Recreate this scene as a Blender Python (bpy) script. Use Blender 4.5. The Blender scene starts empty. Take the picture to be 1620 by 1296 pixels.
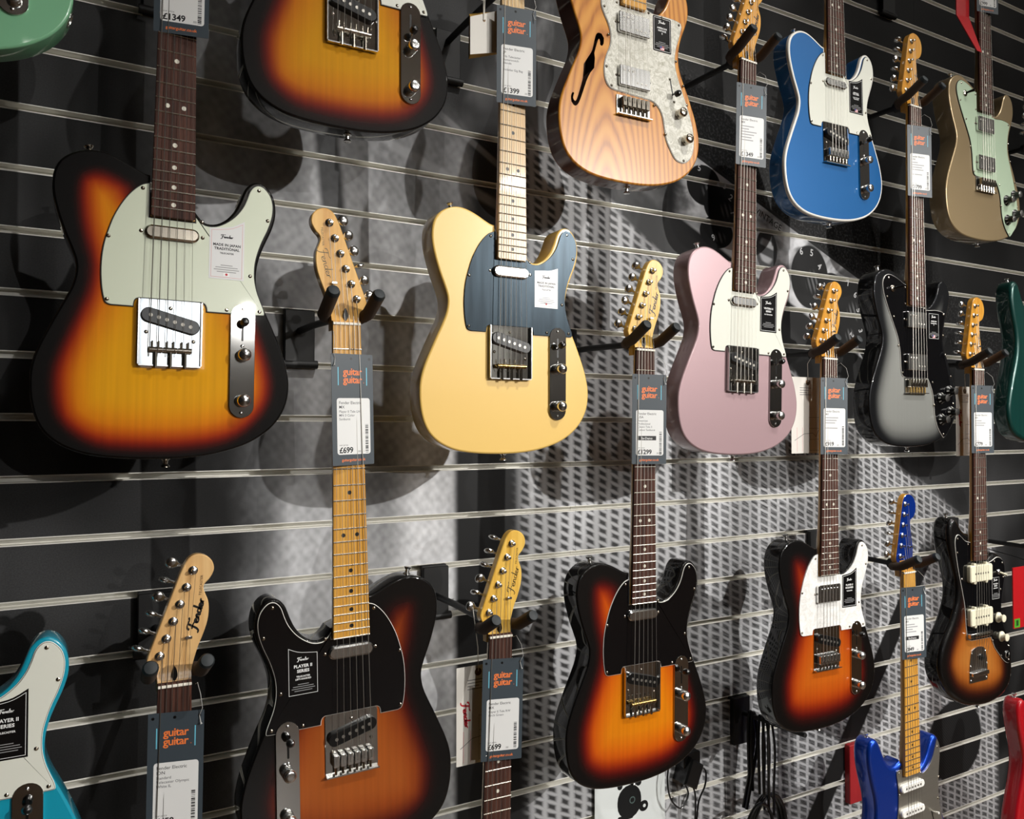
import bpy, math, random
import numpy as np
from mathutils import Vector, Matrix, geometry
random.seed(7)
R = math.radians
scene = bpy.context.scene
COL = scene.collection

# ------------------------------------------------------------------ camera
WALL_D = 1.45                       # camera distance from the slat wall (wall face is y = 0)
cam_d = bpy.data.cameras.new('camera'); cam = bpy.data.objects.new('camera', cam_d); COL.objects.link(cam)
cam_d.sensor_width = 36.0; cam_d.lens = 28.0
cam.location = (0, -WALL_D, 1.6)
cam.rotation_euler = (R(90 + 1.2), 0, R(-29.22))
cam_d.clip_start = 0.02
scene.camera = cam

# ------------------------------------------------------------------ world, exposure
scene.view_settings.view_transform = 'Standard'
scene.view_settings.look = 'None'
scene.view_settings.exposure = 0.15
scene.view_settings.gamma = 1.0
scene.view_settings.use_curve_mapping = False
world = bpy.data.worlds.new('shop_air'); scene.world = world; world.use_nodes = True
world.node_tree.nodes['Background'].inputs[0].default_value = (0.9, 0.95, 1, 1)
world.node_tree.nodes['Background'].inputs[1].default_value = 0.04
CEIL = 5.0
# (x, y, z, target x, target y, target z, watts) of the track spotlights; their housings are built with the room
SPOTS = [(3.40, -4.27, 3.12, .85, 0, .95, 660, 44),
         (1.35, -2.2, 4.6, 1.0, 0, .7, 250, 46),
         (2.75, -2.2, 4.6, 2.1, 0, .55, 230, 42),
         (6.0, -4.25, 4.0, 2.5, 0, .5, 360, 34),
         (3.4, -4.96, 2.9, 1.6, 0, 1.0, 60, 50),
         (1.74, -8.2, 2.9, .9, 0, 1.0, 260, 40)]
for i, (x, y, z, tx, ty, tz, w, ang) in enumerate(SPOTS):
    L = bpy.data.lights.new('track_spot_light', 'SPOT'); o = bpy.data.objects.new('track_spot_light', L); COL.objects.link(o)
    L.energy = w; L.spot_size = R(ang); L.spot_blend = 1.0; L.shadow_soft_size = 0.028
    L.color = (1.0, 0.975, 0.935)
    o.location = (x, y, z)
    o.rotation_euler = (Vector((tx, ty, tz)) - Vector((x, y, z))).to_track_quat('-Z', 'Y').to_euler()

# ------------------------------------------------------------------ materials
MATS = {}
def new_mat(name):
    m = bpy.data.materials.new(name); m.use_nodes = True
    nt = m.node_tree
    return m, nt, nt.nodes['Principled BSDF']
def srgb(h):
    c = [int(h[i:i+2], 16) / 255 for i in (0, 2, 4)]
    return tuple((v / 12.92 if v <= .04045 else ((v + .055) / 1.055) ** 2.4) for v in c) + (1,)
def mat(name, col, rough=.5, metal=0, coat=0, spec=.5, noise=0, nscale=60, stretch=None, bump=0, emit=0, trans=0, coat_r=.03, flake=0):
    if name in MATS: return MATS[name]
    m, nt, p = new_mat(name)
    c = srgb(col) if isinstance(col, str) else tuple(col) + (1,)
    p.inputs['Base Color'].default_value = c
    p.inputs['Roughness'].default_value = rough; p.inputs['Metallic'].default_value = metal
    p.inputs['Coat Weight'].default_value = coat; p.inputs['Coat Roughness'].default_value = coat_r
    p.inputs['Specular IOR Level'].default_value = spec
    if trans: p.inputs['Transmission Weight'].default_value = trans
    if emit:
        p.inputs['Emission Color'].default_value = c; p.inputs['Emission Strength'].default_value = emit
    if noise or bump or flake:
        tc = nt.nodes.new('ShaderNodeTexCoord'); mp = nt.nodes.new('ShaderNodeMapping')
        nt.links.new(tc.outputs['Object'], mp.inputs[0])
        if stretch: mp.inputs['Scale'].default_value = stretch
        nz = nt.nodes.new('ShaderNodeTexNoise'); nz.inputs['Scale'].default_value = nscale; nz.inputs['Detail'].default_value = 4
        nt.links.new(mp.outputs[0], nz.inputs['Vector'])
        if noise:
            mr = nt.nodes.new('ShaderNodeMapRange'); mr.inputs[1].default_value = .3; mr.inputs[2].default_value = .7
            mr.inputs[3].default_value = 1 - noise; mr.inputs[4].default_value = 1 + noise * .5
            nt.links.new(nz.outputs[0], mr.inputs[0])
            mx = nt.nodes.new('ShaderNodeVectorMath'); mx.operation = 'SCALE'; mx.inputs[0].default_value = c[:3]
            nt.links.new(mr.outputs[0], mx.inputs['Scale']); nt.links.new(mx.outputs[0], p.inputs['Base Color'])
        if bump:
            b = nt.nodes.new('ShaderNodeBump'); b.inputs['Strength'].default_value = bump; b.inputs['Distance'].default_value = .001
            nt.links.new(nz.outputs[0], b.inputs['Height']); nt.links.new(b.outputs[0], p.inputs['Normal'])
        if flake:
            vz = nt.nodes.new('ShaderNodeTexVoronoi'); vz.inputs['Scale'].default_value = 1400
            nt.links.new(tc.outputs['Object'], vz.inputs['Vector'])
            b = nt.nodes.new('ShaderNodeBump'); b.inputs['Strength'].default_value = flake; b.inputs['Distance'].default_value = .0004
            nt.links.new(vz.outputs['Color'], b.inputs['Height']); nt.links.new(b.outputs[0], p.inputs['Normal'])
    MATS[name] = m
    return m
def ramp(nt, fac, stops):
    r = nt.nodes.new('ShaderNodeValToRGB'); r.color_ramp.interpolation = 'EASE' if len(stops) > 3 else 'LINEAR'
    el = r.color_ramp.elements
    el[0].position, el[0].color = stops[0][0], stops[0][1]
    el[1].position, el[1].color = stops[-1][0], stops[-1][1]
    for p, c in stops[1:-1]:
        e = el.new(p); e.color = c
    nt.links.new(fac, r.inputs[0]); return r
def burst(name, centre, mid, red, dark='050404', widths=(.16, .27, .40, .62), grain=.12):
    """lacquered sunburst: the colour follows the stored distance from the body's rim (a painted finish)"""
    m, nt, p = new_mat(name)
    at = nt.nodes.new('ShaderNodeAttribute'); at.attribute_name = 'rim'
    r = ramp(nt, at.outputs['Fac'], [(0.0, srgb(dark)), (widths[0], srgb(dark)), (widths[1], srgb(red)), (widths[2], srgb(mid)), (widths[3], srgb(centre)), (1.0, srgb(centre))])
    r.color_ramp.interpolation = 'B_SPLINE'
    tc = nt.nodes.new('ShaderNodeTexCoord'); mp = nt.nodes.new('ShaderNodeMapping'); mp.inputs['Scale'].default_value = (110, 3, 3)
    nz = nt.nodes.new('ShaderNodeTexNoise'); nz.inputs['Scale'].default_value = 1.0; nz.inputs['Detail'].default_value = 5
    nt.links.new(tc.outputs['Object'], mp.inputs[0]); nt.links.new(mp.outputs[0], nz.inputs[0])
    mr = nt.nodes.new('ShaderNodeMapRange'); mr.inputs[1].default_value = .3; mr.inputs[2].default_value = .7
    mr.inputs[3].default_value = 1 - grain; mr.inputs[4].default_value = 1 + grain * .5
    nt.links.new(nz.outputs[0], mr.inputs[0])
    mx = nt.nodes.new('ShaderNodeVectorMath'); mx.operation = 'SCALE'
    nt.links.new(r.outputs[0], mx.inputs[0]); nt.links.new(mr.outputs[0], mx.inputs['Scale'])
    nt.links.new(mx.outputs[0], p.inputs['Base Color'])
    p.inputs['Roughness'].default_value = .5; p.inputs['Specular IOR Level'].default_value = .08; p.inputs['Coat Weight'].default_value = 1; p.inputs['Coat Roughness'].default_value = .02
    return m
def wood(name, a, b, rough=.35, coat=.3, scale=(90, 40, 3)):
    if name in MATS: return MATS[name]
    m, nt, p = new_mat(name)
    tc = nt.nodes.new('ShaderNodeTexCoord'); mp = nt.nodes.new('ShaderNodeMapping'); mp.inputs['Scale'].default_value = scale
    nz = nt.nodes.new('ShaderNodeTexNoise'); nz.inputs['Scale'].default_value = 1.5; nz.inputs['Detail'].default_value = 6; nz.inputs['Distortion'].default_value = .4
    nt.links.new(tc.outputs['Object'], mp.inputs[0]); nt.links.new(mp.outputs[0], nz.inputs[0])
    r = ramp(nt, nz.outputs[0], [(.32, srgb(a)), (.68, srgb(b))])
    nt.links.new(r.outputs[0], p.inputs['Base Color'])
    p.inputs['Roughness'].default_value = rough; p.inputs['Coat Weight'].default_value = coat; p.inputs['Coat Roughness'].default_value = .06
    MATS[name] = m; return m
def ash_wood():
    m, nt, p = new_mat('natural_ash')
    tc = nt.nodes.new('ShaderNodeTexCoord'); mp = nt.nodes.new('ShaderNodeMapping'); mp.inputs['Scale'].default_value = (7, 1, 1.5)
    mp.inputs['Location'].default_value = (.42, 0, .42)
    wv = nt.nodes.new('ShaderNodeTexWave'); wv.wave_type = 'RINGS'; wv.rings_direction = 'Y'
    wv.inputs['Scale'].default_value = 4.2; wv.inputs['Distortion'].default_value = 5; wv.inputs['Detail'].default_value = 1.5; wv.inputs['Detail Scale'].default_value = .7
    nt.links.new(tc.outputs['Object'], mp.inputs[0]); nt.links.new(mp.outputs[0], wv.inputs[0])
    mp2 = nt.nodes.new('ShaderNodeMapping'); mp2.inputs['Scale'].default_value = (420, 5, 9)
    nz = nt.nodes.new('ShaderNodeTexNoise'); nz.inputs['Scale'].default_value = 1; nz.inputs['Detail'].default_value = 3
    nt.links.new(tc.outputs['Object'], mp2.inputs[0]); nt.links.new(mp2.outputs[0], nz.inputs[0])
    ad = nt.nodes.new('ShaderNodeMath'); ad.operation = 'MULTIPLY_ADD'; ad.inputs[1].default_value = .75
    nt.links.new(wv.outputs['Fac'], ad.inputs[0])
    m3 = nt.nodes.new('ShaderNodeMath'); m3.operation = 'MULTIPLY'; m3.inputs[1].default_value = .35
    nt.links.new(nz.outputs[0], m3.inputs[0]); nt.links.new(m3.outputs[0], ad.inputs[2])
    r = ramp(nt, ad.outputs[0], [(.08, srgb('9c5a18')), (.34, srgb('bf7a28')), (.9, srgb('d08f38'))])
    nt.links.new(r.outputs[0], p.inputs['Base Color'])
    p.inputs['Roughness'].default_value = .3; p.inputs['Coat Weight'].default_value = 1
    return m
def pearl(name, a, b, scale=55):
    m, nt, p = new_mat(name)
    tc = nt.nodes.new('ShaderNodeTexCoord')
    v = nt.nodes.new('ShaderNodeTexVoronoi'); v.inputs['Scale'].default_value = scale * 2.2; v.distance = 'CHEBYCHEV'
    nz = nt.nodes.new('ShaderNodeTexNoise'); nz.inputs['Scale'].default_value = scale; nz.inputs['Detail'].default_value = 3; nz.inputs['Distortion'].default_value = 1.5
    nt.links.new(tc.outputs['Object'], nz.inputs[0]); nt.links.new(nz.outputs['Color'], v.inputs[0])
    v.inputs['Scale'].default_value = 7
    mm = nt.nodes.new('ShaderNodeMix'); mm.data_type = 'FLOAT'; mm.inputs[0].default_value = .5
    nt.links.new(v.outputs['Distance'], mm.inputs[2]); nt.links.new(nz.outputs[0], mm.inputs[3])
    r = ramp(nt, mm.outputs[0], [(.2, srgb(a)), (.62, srgb(b))])
    nt.links.new(r.outputs[0], p.inputs['Base Color'])
    p.inputs['Roughness'].default_value = .2; p.inputs['Coat Weight'].default_value = .5
    return m

CHROME = mat('chrome', 'e4e4e2', .2, 1); PLATE = mat('mirror_chrome', 'd6d6d4', .06, 1)
NICKEL = mat('nickel', 'c6beb0', .16, 1)
STEEL = mat('steel_string', 'a8a49c', .42, 1)
FRETM = mat('fret_wire', 'd8d2c4', .22, 1)
BLACKP = mat('black_plastic', '0a0a0a', .3, 0, .2)
CREAM = mat('cream_plastic', 'e6e0c6', .35, 0, .2)
WHITEP = mat('white_plastic', 'eceae4', .3, 0, .3)
BONE = mat('bone', 'efe9db', .4)
FOAM = mat('foam_sleeve', '46372b', .85, bump=.25, nscale=300)
HANGM = mat('black_powder_coat', '0b0b0c', .55)
RUBBER = mat('rubber_cap', '1a2124', .6)
ROSEWOOD = wood('rosewood', '2a1712', '573428', .62, 0, (140, 60, 6)); ROSEWOOD.node_tree.nodes['Principled BSDF'].inputs['Specular IOR Level'].default_value = .25
MAPLEB = wood('pale_maple_board', 'cfa872', 'e6c795', .3, .7, (70, 30, 2.5))
MAPLEA = wood('amber_maple_board', 'c98c30', 'e0aa50', .3, .8, (70, 30, 2.5))
NECKA = wood('amber_neck', 'c0811f', 'dea240', .3, .8, (60, 30, 2.5))
NECKN = wood('natural_maple_neck', 'd0a065', 'e5bd83', .3, .7, (60, 30, 2.5))
NECKG = wood('golden_neck', 'd9a53c', 'f0c661', .28, .8, (60, 30, 2.5))

# ------------------------------------------------------------------ mesh helpers (millimetres in, metres out)
class MB:
    def __init__(s): s.v = []; s.f = []; s.attr = None
    def add(s, vs, fs):
        n = len(s.v); s.v += [tuple(p) for p in vs]; s.f += [tuple(i + n for i in q) for q in fs]; return s
    def box(s, x0, x1, y0, y1, z0, z1, b=0):
        if b:
            o = [(x0 + b, z0), (x1 - b, z0), (x1, z0 + b), (x1, z1 - b), (x1 - b, z1), (x0 + b, z1), (x0, z1 - b), (x0, z0 + b)]
            return s.prism(o, y0, y1, b * .6)
        vs = [(x, y, z) for x in (x0, x1) for y in (y0, y1) for z in (z0, z1)]
        return s.add(vs, [(0, 1, 3, 2), (4, 6, 7, 5), (0, 4, 5, 1), (2, 3, 7, 6), (0, 2, 6, 4), (1, 5, 7, 3)])
    def lathe(s, prof, c=(0, 0, 0), axis=(0, -1, 0), seg=16, sx=1):
        a = Vector(axis).normalized(); t = Vector((0, 0, 1)) if abs(a.z) < .9 else Vector((1, 0, 0))
        u = a.cross(t).normalized(); w = u.cross(a); c = Vector(c); n = len(s.v)
        for r, h in prof:
            for k in range(seg):
                q = 2 * math.pi * k / seg
                s.v.append(tuple(c + a * h + u * (r * math.cos(q) * sx) + w * (r * math.sin(q))))
        for i in range(len(prof) - 1):
            for k in range(seg):
                k2 = (k + 1) % seg
                s.f.append((n + i * seg + k2, n + i * seg + k, n + (i + 1) * seg + k, n + (i + 1) * seg + k2))
        s.f.append(tuple(n + k for k in range(seg)))
        e = n + (len(prof) - 1) * seg; s.f.append(tuple(e + k for k in reversed(range(seg))))
        return s
    def prism(s, o, yf, yb, bev=0):
        """outline o of (x, z) extruded from y = yf (front, nearer the viewer) to yb"""
        if area(o) < 0: o = o[::-1]
        n = len(s.v); N = len(o)
        rings = [(inset(o, bev), yf), (o, yf + bev)] if bev else [(o, yf)]
        rings.append((o, yb))
        for q, y in rings: s.v += [(x, y, z) for x, z in q]
        s.f.append(tuple(n + i for i in range(N)))
        for k in range(len(rings) - 1):
            for i in range(N):
                j = (i + 1) % N
                s.f.append((n + k * N + j, n + k * N + i, n + (k + 1) * N + i, n + (k + 1) * N + j))
        e = n + (len(rings) - 1) * N; s.f.append(tuple(e + i for i in reversed(range(N))))
        return s
    def tube(s, pts, r, seg=6):
        pts = [Vector(p) for p in pts]; n = len(s.v); up = None
        rr = r if isinstance(r, (list, tuple)) else [r] * len(pts)
        for i, p in enumerate(pts):
            d = (pts[min(i + 1, len(pts) - 1)] - pts[max(i - 1, 0)]).normalized()
            if up is None:
                up = Vector((0, 1, 0)) if abs(d.y) < .9 else Vector((1, 0, 0))
            u = d.cross(up).normalized(); w = u.cross(d); up = w
            for k in range(seg):
                q = 2 * math.pi * k / seg
                s.v.append(tuple(p + (u * math.cos(q) + w * math.sin(q)) * rr[i]))
        for i in range(len(pts) - 1):
            for k in range(seg):
                k2 = (k + 1) % seg
                s.f.append((n + i * seg + k2, n + i * seg + k, n + (i + 1) * seg + k, n + (i + 1) * seg + k2))
        s.f.append(tuple(n + k for k in range(seg))); e = n + (len(pts) - 1) * seg
        s.f.append(tuple(e + k for k in reversed(range(seg))))
        return s
    def mesh(s, name, mirror=False, ang=38):
        k = -.001 if mirror else .001
        me = bpy.data.meshes.new(name)
        me.from_pydata([(x * k, y * .001, z * .001) for x, y, z in s.v], [], [q[::-1] for q in s.f] if mirror else s.f)
        me.materials.append(None)
        if s.attr is not None:
            a = me.attributes.new('rim', 'FLOAT', 'POINT'); a.data.foreach_set('value', np.array(s.attr, dtype=np.float32))
        me.shade_smooth(); me.set_sharp_from_angle(angle=R(ang))
        me.update(); return me
def area(o): return sum(o[i - 1][0] * o[i][1] - o[i][0] * o[i - 1][1] for i in range(len(o))) / 2
def inset(o, d):
    P = np.array(o, float); A = np.roll(P, 1, 0); B = np.roll(P, -1, 0)
    t1 = P - A; t2 = B - P
    t1 /= np.maximum(np.linalg.norm(t1, axis=1, keepdims=True), 1e-6); t2 /= np.maximum(np.linalg.norm(t2, axis=1, keepdims=True), 1e-6)
    n1 = np.c_[-t1[:, 1], t1[:, 0]]; n2 = np.c_[-t2[:, 1], t2[:, 0]]
    m = n1 + n2; L = np.linalg.norm(m, axis=1, keepdims=True); m /= np.maximum(L, 1e-6)
    k = np.clip(1 / np.maximum((m * n1).sum(1, keepdims=True), .5), 1, 2)
    return [tuple(q) for q in (P + m * d * k)]
def spline(pts, n=4):
    """Catmull-Rom through an open run of points"""
    out = []
    for i in range(len(pts) - 1):
        p0 = pts[max(i - 1, 0)]; p1 = pts[i]; p2 = pts[i + 1]; p3 = pts[min(i + 2, len(pts) - 1)]
        for k in range(n):
            t = k / n; t2 = t * t; t3 = t2 * t
            out.append(tuple(.5 * (2 * p1[j] + (p2[j] - p0[j]) * t + (2 * p0[j] - 5 * p1[j] + 4 * p2[j] - p3[j]) * t2 + (3 * p1[j] - p0[j] - 3 * p2[j] + p3[j]) * t3) for j in (0, 1)))
    out.append(tuple(pts[-1])); return out
def runs(*rs, n=3):
    """closed outline from smooth runs; the ends of runs are corners"""
    out = []
    for r in rs: out += spline(r, n) if len(r) > 2 else list(map(tuple, r))
    q = [out[0]]
    for p in out[1:]:
        if math.hypot(p[0] - q[-1][0], p[1] - q[-1][1]) > .3: q.append(p)
    if math.hypot(q[0][0] - q[-1][0], q[0][1] - q[-1][1]) < .3: q.pop()
    return q
def capsule(cx, cz, w, h, rot=0, n=10):
    """stadium outline, w wide and h high, turned by rot"""
    o = []
    if w >= h:
        r = h / 2; a = w / 2 - r
        for sgn in (1, -1):
            for k in range(n + 1):
                q = -math.pi / 2 + math.pi * k / n
                o.append((sgn * (a + r * math.cos(q)), sgn * r * math.sin(q)))
    else:
        r = w / 2; a = h / 2 - r
        for sgn in (1, -1):
            for k in range(n + 1):
                q = math.pi * k / n
                o.append((sgn * r * math.cos(q), sgn * (a + r * math.sin(q))))
    c, s_ = math.cos(rot), math.sin(rot)
    return [(cx + x * c - z * s_, cz + x * s_ + z * c) for x, z in o]
def rrect(x0, x1, z0, z1, r, n=4):
    o = []
    for cx, cz, a in ((x1 - r, z1 - r, 0), (x0 + r, z1 - r, 90), (x0 + r, z0 + r, 180), (x1 - r, z0 + r, 270)):
        for k in range(n + 1):
            q = R(a + 90 * k / n); o.append((cx + r * math.cos(q), cz + r * math.sin(q)))
    return o
MESH = {}
def M(key, fn, ang=38):
    if key not in MESH:
        b = fn(); MESH[key] = b.mesh(key if isinstance(key, str) else str(key[0]), mirror=(not isinstance(key, str) and key[-1] is True), ang=ang)
    return MESH[key]
def obj(name, me, material=None, parent=None, loc=(0, 0, 0), rot=(0, 0, 0), scale=(1, 1, 1)):
    o = bpy.data.objects.new(name, me); COL.objects.link(o)
    o.location = loc; o.rotation_euler = rot; o.scale = scale
    if parent: o.parent = parent
    if material:
        if not me.materials: me.materials.append(None)
        o.material_slots[0].link = 'OBJECT'; o.material_slots[0].material = material
    return o
def part(name, mb, material, parent, mirror=False, ang=38): return obj(name, mb.mesh(name, mirror, ang), material, parent)
def thing(name, label, cat, loc=(0, 0, 0), rot=(0, 0, 0), group=None):
    o = bpy.data.objects.new(name, None); COL.objects.link(o); o.empty_display_size = .05
    o.location = loc; o.rotation_euler = rot; tag(o, label, cat, group); return o
def tag(o, label=None, cat=None, group=None, kind=None):
    if label: o['label'] = label
    if cat: o['category'] = cat
    if group: o['group'] = group
    if kind: o['kind'] = kind
    return o
def text_mesh(s, size, bold=0, align='CENTER', space=1.0, shear=0, line=1.0):
    key = ('text', s, size, bold, align, space, shear)
    if key in MESH: return MESH[key]
    cu = bpy.data.curves.new('lettering', 'FONT'); cu.body = s; cu.size = size * .001; cu.align_x = align
    cu.resolution_u = 2; cu.offset = bold * .001; cu.space_character = space; cu.shear = shear; cu.space_line = line
    o = bpy.data.objects.new('lettering', cu); me = bpy.data.meshes.new_from_object(o)
    me.name = 'lettering'
    me.transform(Matrix.Rotation(R(90), 4, 'X'))
    bpy.data.objects.remove(o); bpy.data.curves.remove(cu)
    me.materials.clear(); me.materials.append(None)
    MESH[key] = me; return me
def text(s, x, y, z, size, material, parent, bold=0, align='CENTER', name='lettering', space=1.0, roty=0, shear=0):
    """x, y, z in millimetres; reads from the front (-y)"""
    return obj(name, text_mesh(s, size, bold, align, space, shear), material, parent, (x * .001, y * .001, z * .001), (0, roty, 0))
LOGO = [[(.0, .70), (.03, .88), (.16, .95), (.34, .90), (.44, 1.0)], [(.20, .93), (.15, .55), (.09, .15), (.0, -.03), (-.06, .04)], [(.04, .52), (.18, .54), (.30, .50)],
        [(.30, .30), (.40, .36), (.42, .48), (.36, .5), (.31, .38), (.33, .22), (.42, .2), (.5, .32)], [(.50, .5), (.51, .2)], [(.51, .36), (.56, .5), (.61, .46), (.61, .25), (.67, .2)],
        [(.82, .48), (.74, .5), (.69, .38), (.72, .22), (.8, .26), (.86, .5), (.9, .95)], [(.86, .5), (.85, .24), (.9, .2)],
        [(.92, .3), (1.0, .36), (1.02, .47), (.96, .5), (.92, .38), (.95, .22), (1.03, .22), (1.1, .35)], [(1.1, .5), (1.11, .2)], [(1.11, .36), (1.16, .5), (1.23, .5)]]
def logo_mesh(w, thick=.055):
    """flowing script word drawn as ribbons, w millimetres wide, centred"""
    def fn():
        b = MB(); k = w / 1.28
        for st in LOGO:
            pts = spline(st, 5); n = len(b.v); m = len(pts)
            for i, p in enumerate(pts):
                a = pts[max(i - 1, 0)]; c = pts[min(i + 1, m - 1)]
                dx, dz = c[0] - a[0], c[1] - a[1]; L = math.hypot(dx, dz) or 1
                t = thick * (.55 + .45 * abs(dz) / L)
                nx, nz = -dz / L * t / 2, dx / L * t / 2
                for sg in (1, -1): b.v.append(((p[0] - .6 + nx * sg) * k, 0, (p[1] - .4 + nz * sg * 2) * k * .46))
            for i in range(m - 1): b.f.append((n + 2 * i, n + 2 * i + 1, n + 2 * i + 3, n + 2 * i + 2))
        return b
    return M(('script_logo', w, thick), fn)
def logo(w, x, y, z, material, parent, roty=0, thick=.055):
    return obj('script_logo', logo_mesh(w, thick), material, parent, (x * .001, y * .001, z * .001), (0, roty, 0))

# ------------------------------------------------------------------ the printed mural (node maths over the wall's own x and z, in metres)
class X:
    nt = None
    def __init__(s, v): s.v = v
    @staticmethod
    def op(o, *a, clamp=False):
        n = X.nt.nodes.new('ShaderNodeMath'); n.operation = o; n.use_clamp = clamp
        for i, q in enumerate(a):
            q = q.v if isinstance(q, X) else q
            if isinstance(q, (int, float)): n.inputs[i].default_value = q
            else: X.nt.links.new(q, n.inputs[i])
        return X(n.outputs[0])
    def __add__(s, o): return X.op('ADD', s, o)
    __radd__ = __add__
    def __sub__(s, o): return X.op('SUBTRACT', s, o)
    def __rsub__(s, o): return X.op('SUBTRACT', o, s)
    def __mul__(s, o): return X.op('MULTIPLY', s, o)
    __rmul__ = __mul__
def sst(v, a, b):
    n = X.nt.nodes.new('ShaderNodeMapRange'); n.interpolation_type = 'SMOOTHSTEP'
    n.inputs[1].default_value = a; n.inputs[2].default_value = b
    if a > b:
        n.inputs[1].default_value = b; n.inputs[2].default_value = a; n.inputs[3].default_value = 1; n.inputs[4].default_value = 0
    X.nt.links.new(v.v, n.inputs[0]); return X(n.outputs[0])
def xmin(a, b): return X.op('MINIMUM', a, b)
def xmax(a, b): return X.op('MAXIMUM', a, b)
def sin(a): return X.op('SINE', a)
def mix(a, b, t): return (b - a) * t + a if isinstance(a, X) or isinstance(b, X) else X.op('MULTIPLY_ADD', t, b - a, a)
def mural_material():
    m, nt, p = new_mat('mural_print'); X.nt = nt
    ge = nt.nodes.new('ShaderNodeNewGeometry'); sp = nt.nodes.new('ShaderNodeSeparateXYZ'); nt.links.new(ge.outputs['Position'], sp.inputs[0])
    x, z = X(sp.outputs['X']), X(sp.outputs['Z'])
    def noise(scale, detail=3, sx=1, sz=1, rough=.5, dist=0):
        mp = nt.nodes.new('ShaderNodeMapping'); mp.inputs['Scale'].default_value = (sx, 0, sz); nt.links.new(ge.outputs['Position'], mp.inputs[0])
        n = nt.nodes.new('ShaderNodeTexNoise'); n.inputs['Scale'].default_value = scale; n.inputs['Detail'].default_value = detail
        n.inputs['Roughness'].default_value = rough; n.inputs['Distortion'].default_value = dist
        nt.links.new(mp.outputs[0], n.inputs['Vector']); return X(n.outputs[0])
    fine = noise(420, 2); soft = noise(2.6, 2); smoke = noise(5, 4, 1, .5, .55, .6); tall = noise(9, 2, 1, .12)
    # dark felt-like ground on the left and above
    v = mix(.010, .055, sst(soft, .40, .72)) * (fine * .9 + .55)
    v = v + sst(tall, .52, .75) * .03 * sst(x, 1.2, .4)
    v = v * mix(1, .35, sst(x, 1.5, 2.0) * sst(z, 1.7, 2.0))
    # smoky smudges, centre top
    sm = sst(smoke, .52, .78) * sst(x, .45, .75) * sst(x, 1.5, 1.1) * sst(z, 1.95, 2.15)
    v = v + sm * .26
    # blurred grey cloth, centre left
    bump = sst(noise(62, 1, 1, .85), .3, .7) * .55 + (sin(x * 270 + sin(z * 31) * 1.2) * sin(z * 250 + x * 60) * .5 + .5) * .45
    grey = mix(.24, .58, sst(noise(6, 2, 1, .35), .35, .65)) * (bump * .35 + .72)
    wg = sst(x + soft * .10 + sst(z, 1.82, 1.98) * .16, .28, .42) * sst(x, .735, .69) * sst(z + x * .35, 2.50, 2.36)
    v = mix(v, grey, wg)
    strp = xmin(sst(x + z * .10, .60, .615), sst(x + z * .10, .66, .645)) * sst(z, 1.86, 1.92)
    v = mix(v, .018, strp * .9)
    bright = sst(x, .52, .60) * sst(x, .70, .66) * sst(z, 1.75, 1.62) * sst(z, 1.05, 1.25)
    v = v + bright * .34 * (bump * .4 + .7)
    # pale streaks falling to the right
    for x0, z0, sl, hw, x1 in ((.528, 2.151, -.37, .016, .80), (.651, 2.222, -.62, .012, .80)):
        d = X.op('ABSOLUTE', z - ((x - x0) * sl + z0)); v = mix(v, .33, sst(d, hw, hw * .3) * sst(x, x0 - .02, x0 + .03) * sst(x, x1, x1 - .05) * .75)
    # grille cloth: woven lozenges, smaller and crisper to the right
    un = x * 30; zn = z * 55 + x * 25
    wob = noise(22, 2) - .5
    cu = sin(un * 6.2832 + wob * 2.2); cv = sin(zn * 6.2832 + wob * 3.0)
    loz = xmin(sst(cu, -1.05, -.15), sst(cv, -1.0, .05))
    crisp = sst(x, .95, 1.6)
    loz = mix(xmin(sst(cu, -1.15, .7), sst(cv, -1.15, .8)), loz, sst(x, 1.0, 1.7))
    thread = sin(zn * 25.13 + wob * 9 + un * 3) * .5 + .5
    dark = mix(.05, mix(.03, .13, thread * sst(fine, .3, .7)), crisp)
    cx_ = nt.nodes.new('ShaderNodeCombineXYZ'); nt.links.new((un * 1.1).v, cx_.inputs[0]); nt.links.new((zn * 3.4).v, cx_.inputs[2])
    nz = nt.nodes.new('ShaderNodeTexNoise'); nz.inputs['Scale'].default_value = 1.0; nz.inputs['Detail'].default_value = 2; nt.links.new(cx_.outputs[0], nz.inputs['Vector'])
    streak = sst(X(nz.outputs[0]), .36, .66) * crisp
    wv = mix(mix(.52, dark, loz), mix(.16, .44, fine), streak * .6) * mix(.8, 1.15, sst(noise(1.7, 1), .35, .65)) * (fine * .3 + .85)
    edge = z + (x - 1.126) * .60 - 2.073
    ww = sst(edge, .015, -.02) * sst(x, .80, .88) * sst(x, 2.56, 2.53)
    v = mix(v, wv, ww)
    # dark upright beside the cloth, and the dark strip along its top edge
    v = mix(v, .014, sst(x, .672, .69) * sst(x + z * .05, .905, .87) * sst(z, 1.86, 1.78))
    v = mix(v, .03, sst(edge, -.025, -.005) * sst(edge, .10, .075) * sst(x, 1.05, 1.13) * sst(x, 2.25, 2.1))
    # black leaning post, round basket and dark corner, lower right
    d = X.op('ABSOLUTE', (x - 2.095) - (z - 1.084) * .73); v = mix(v, .012, sst(d, .045, .035) * sst(z, 1.30, 1.22))
    ell = X.op('SQRT', (x - 2.33) * (x - 2.33) * .8 + (z - .66) * (z - .66)); basket = mix(.008, .03, sst(sin(x * 700) * sin(z * 700), -.2, .6))
    v = mix(v, basket, sst(ell, .125, .115))
    v = mix(v, .012, sst(x - z * .30, 2.42, 2.46) * sst(z, 1.85, 1.8)); v = mix(v, .015, sst(z - x * .9, -1.42, -1.46) * sst(x, 2.12, 2.0))
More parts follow.
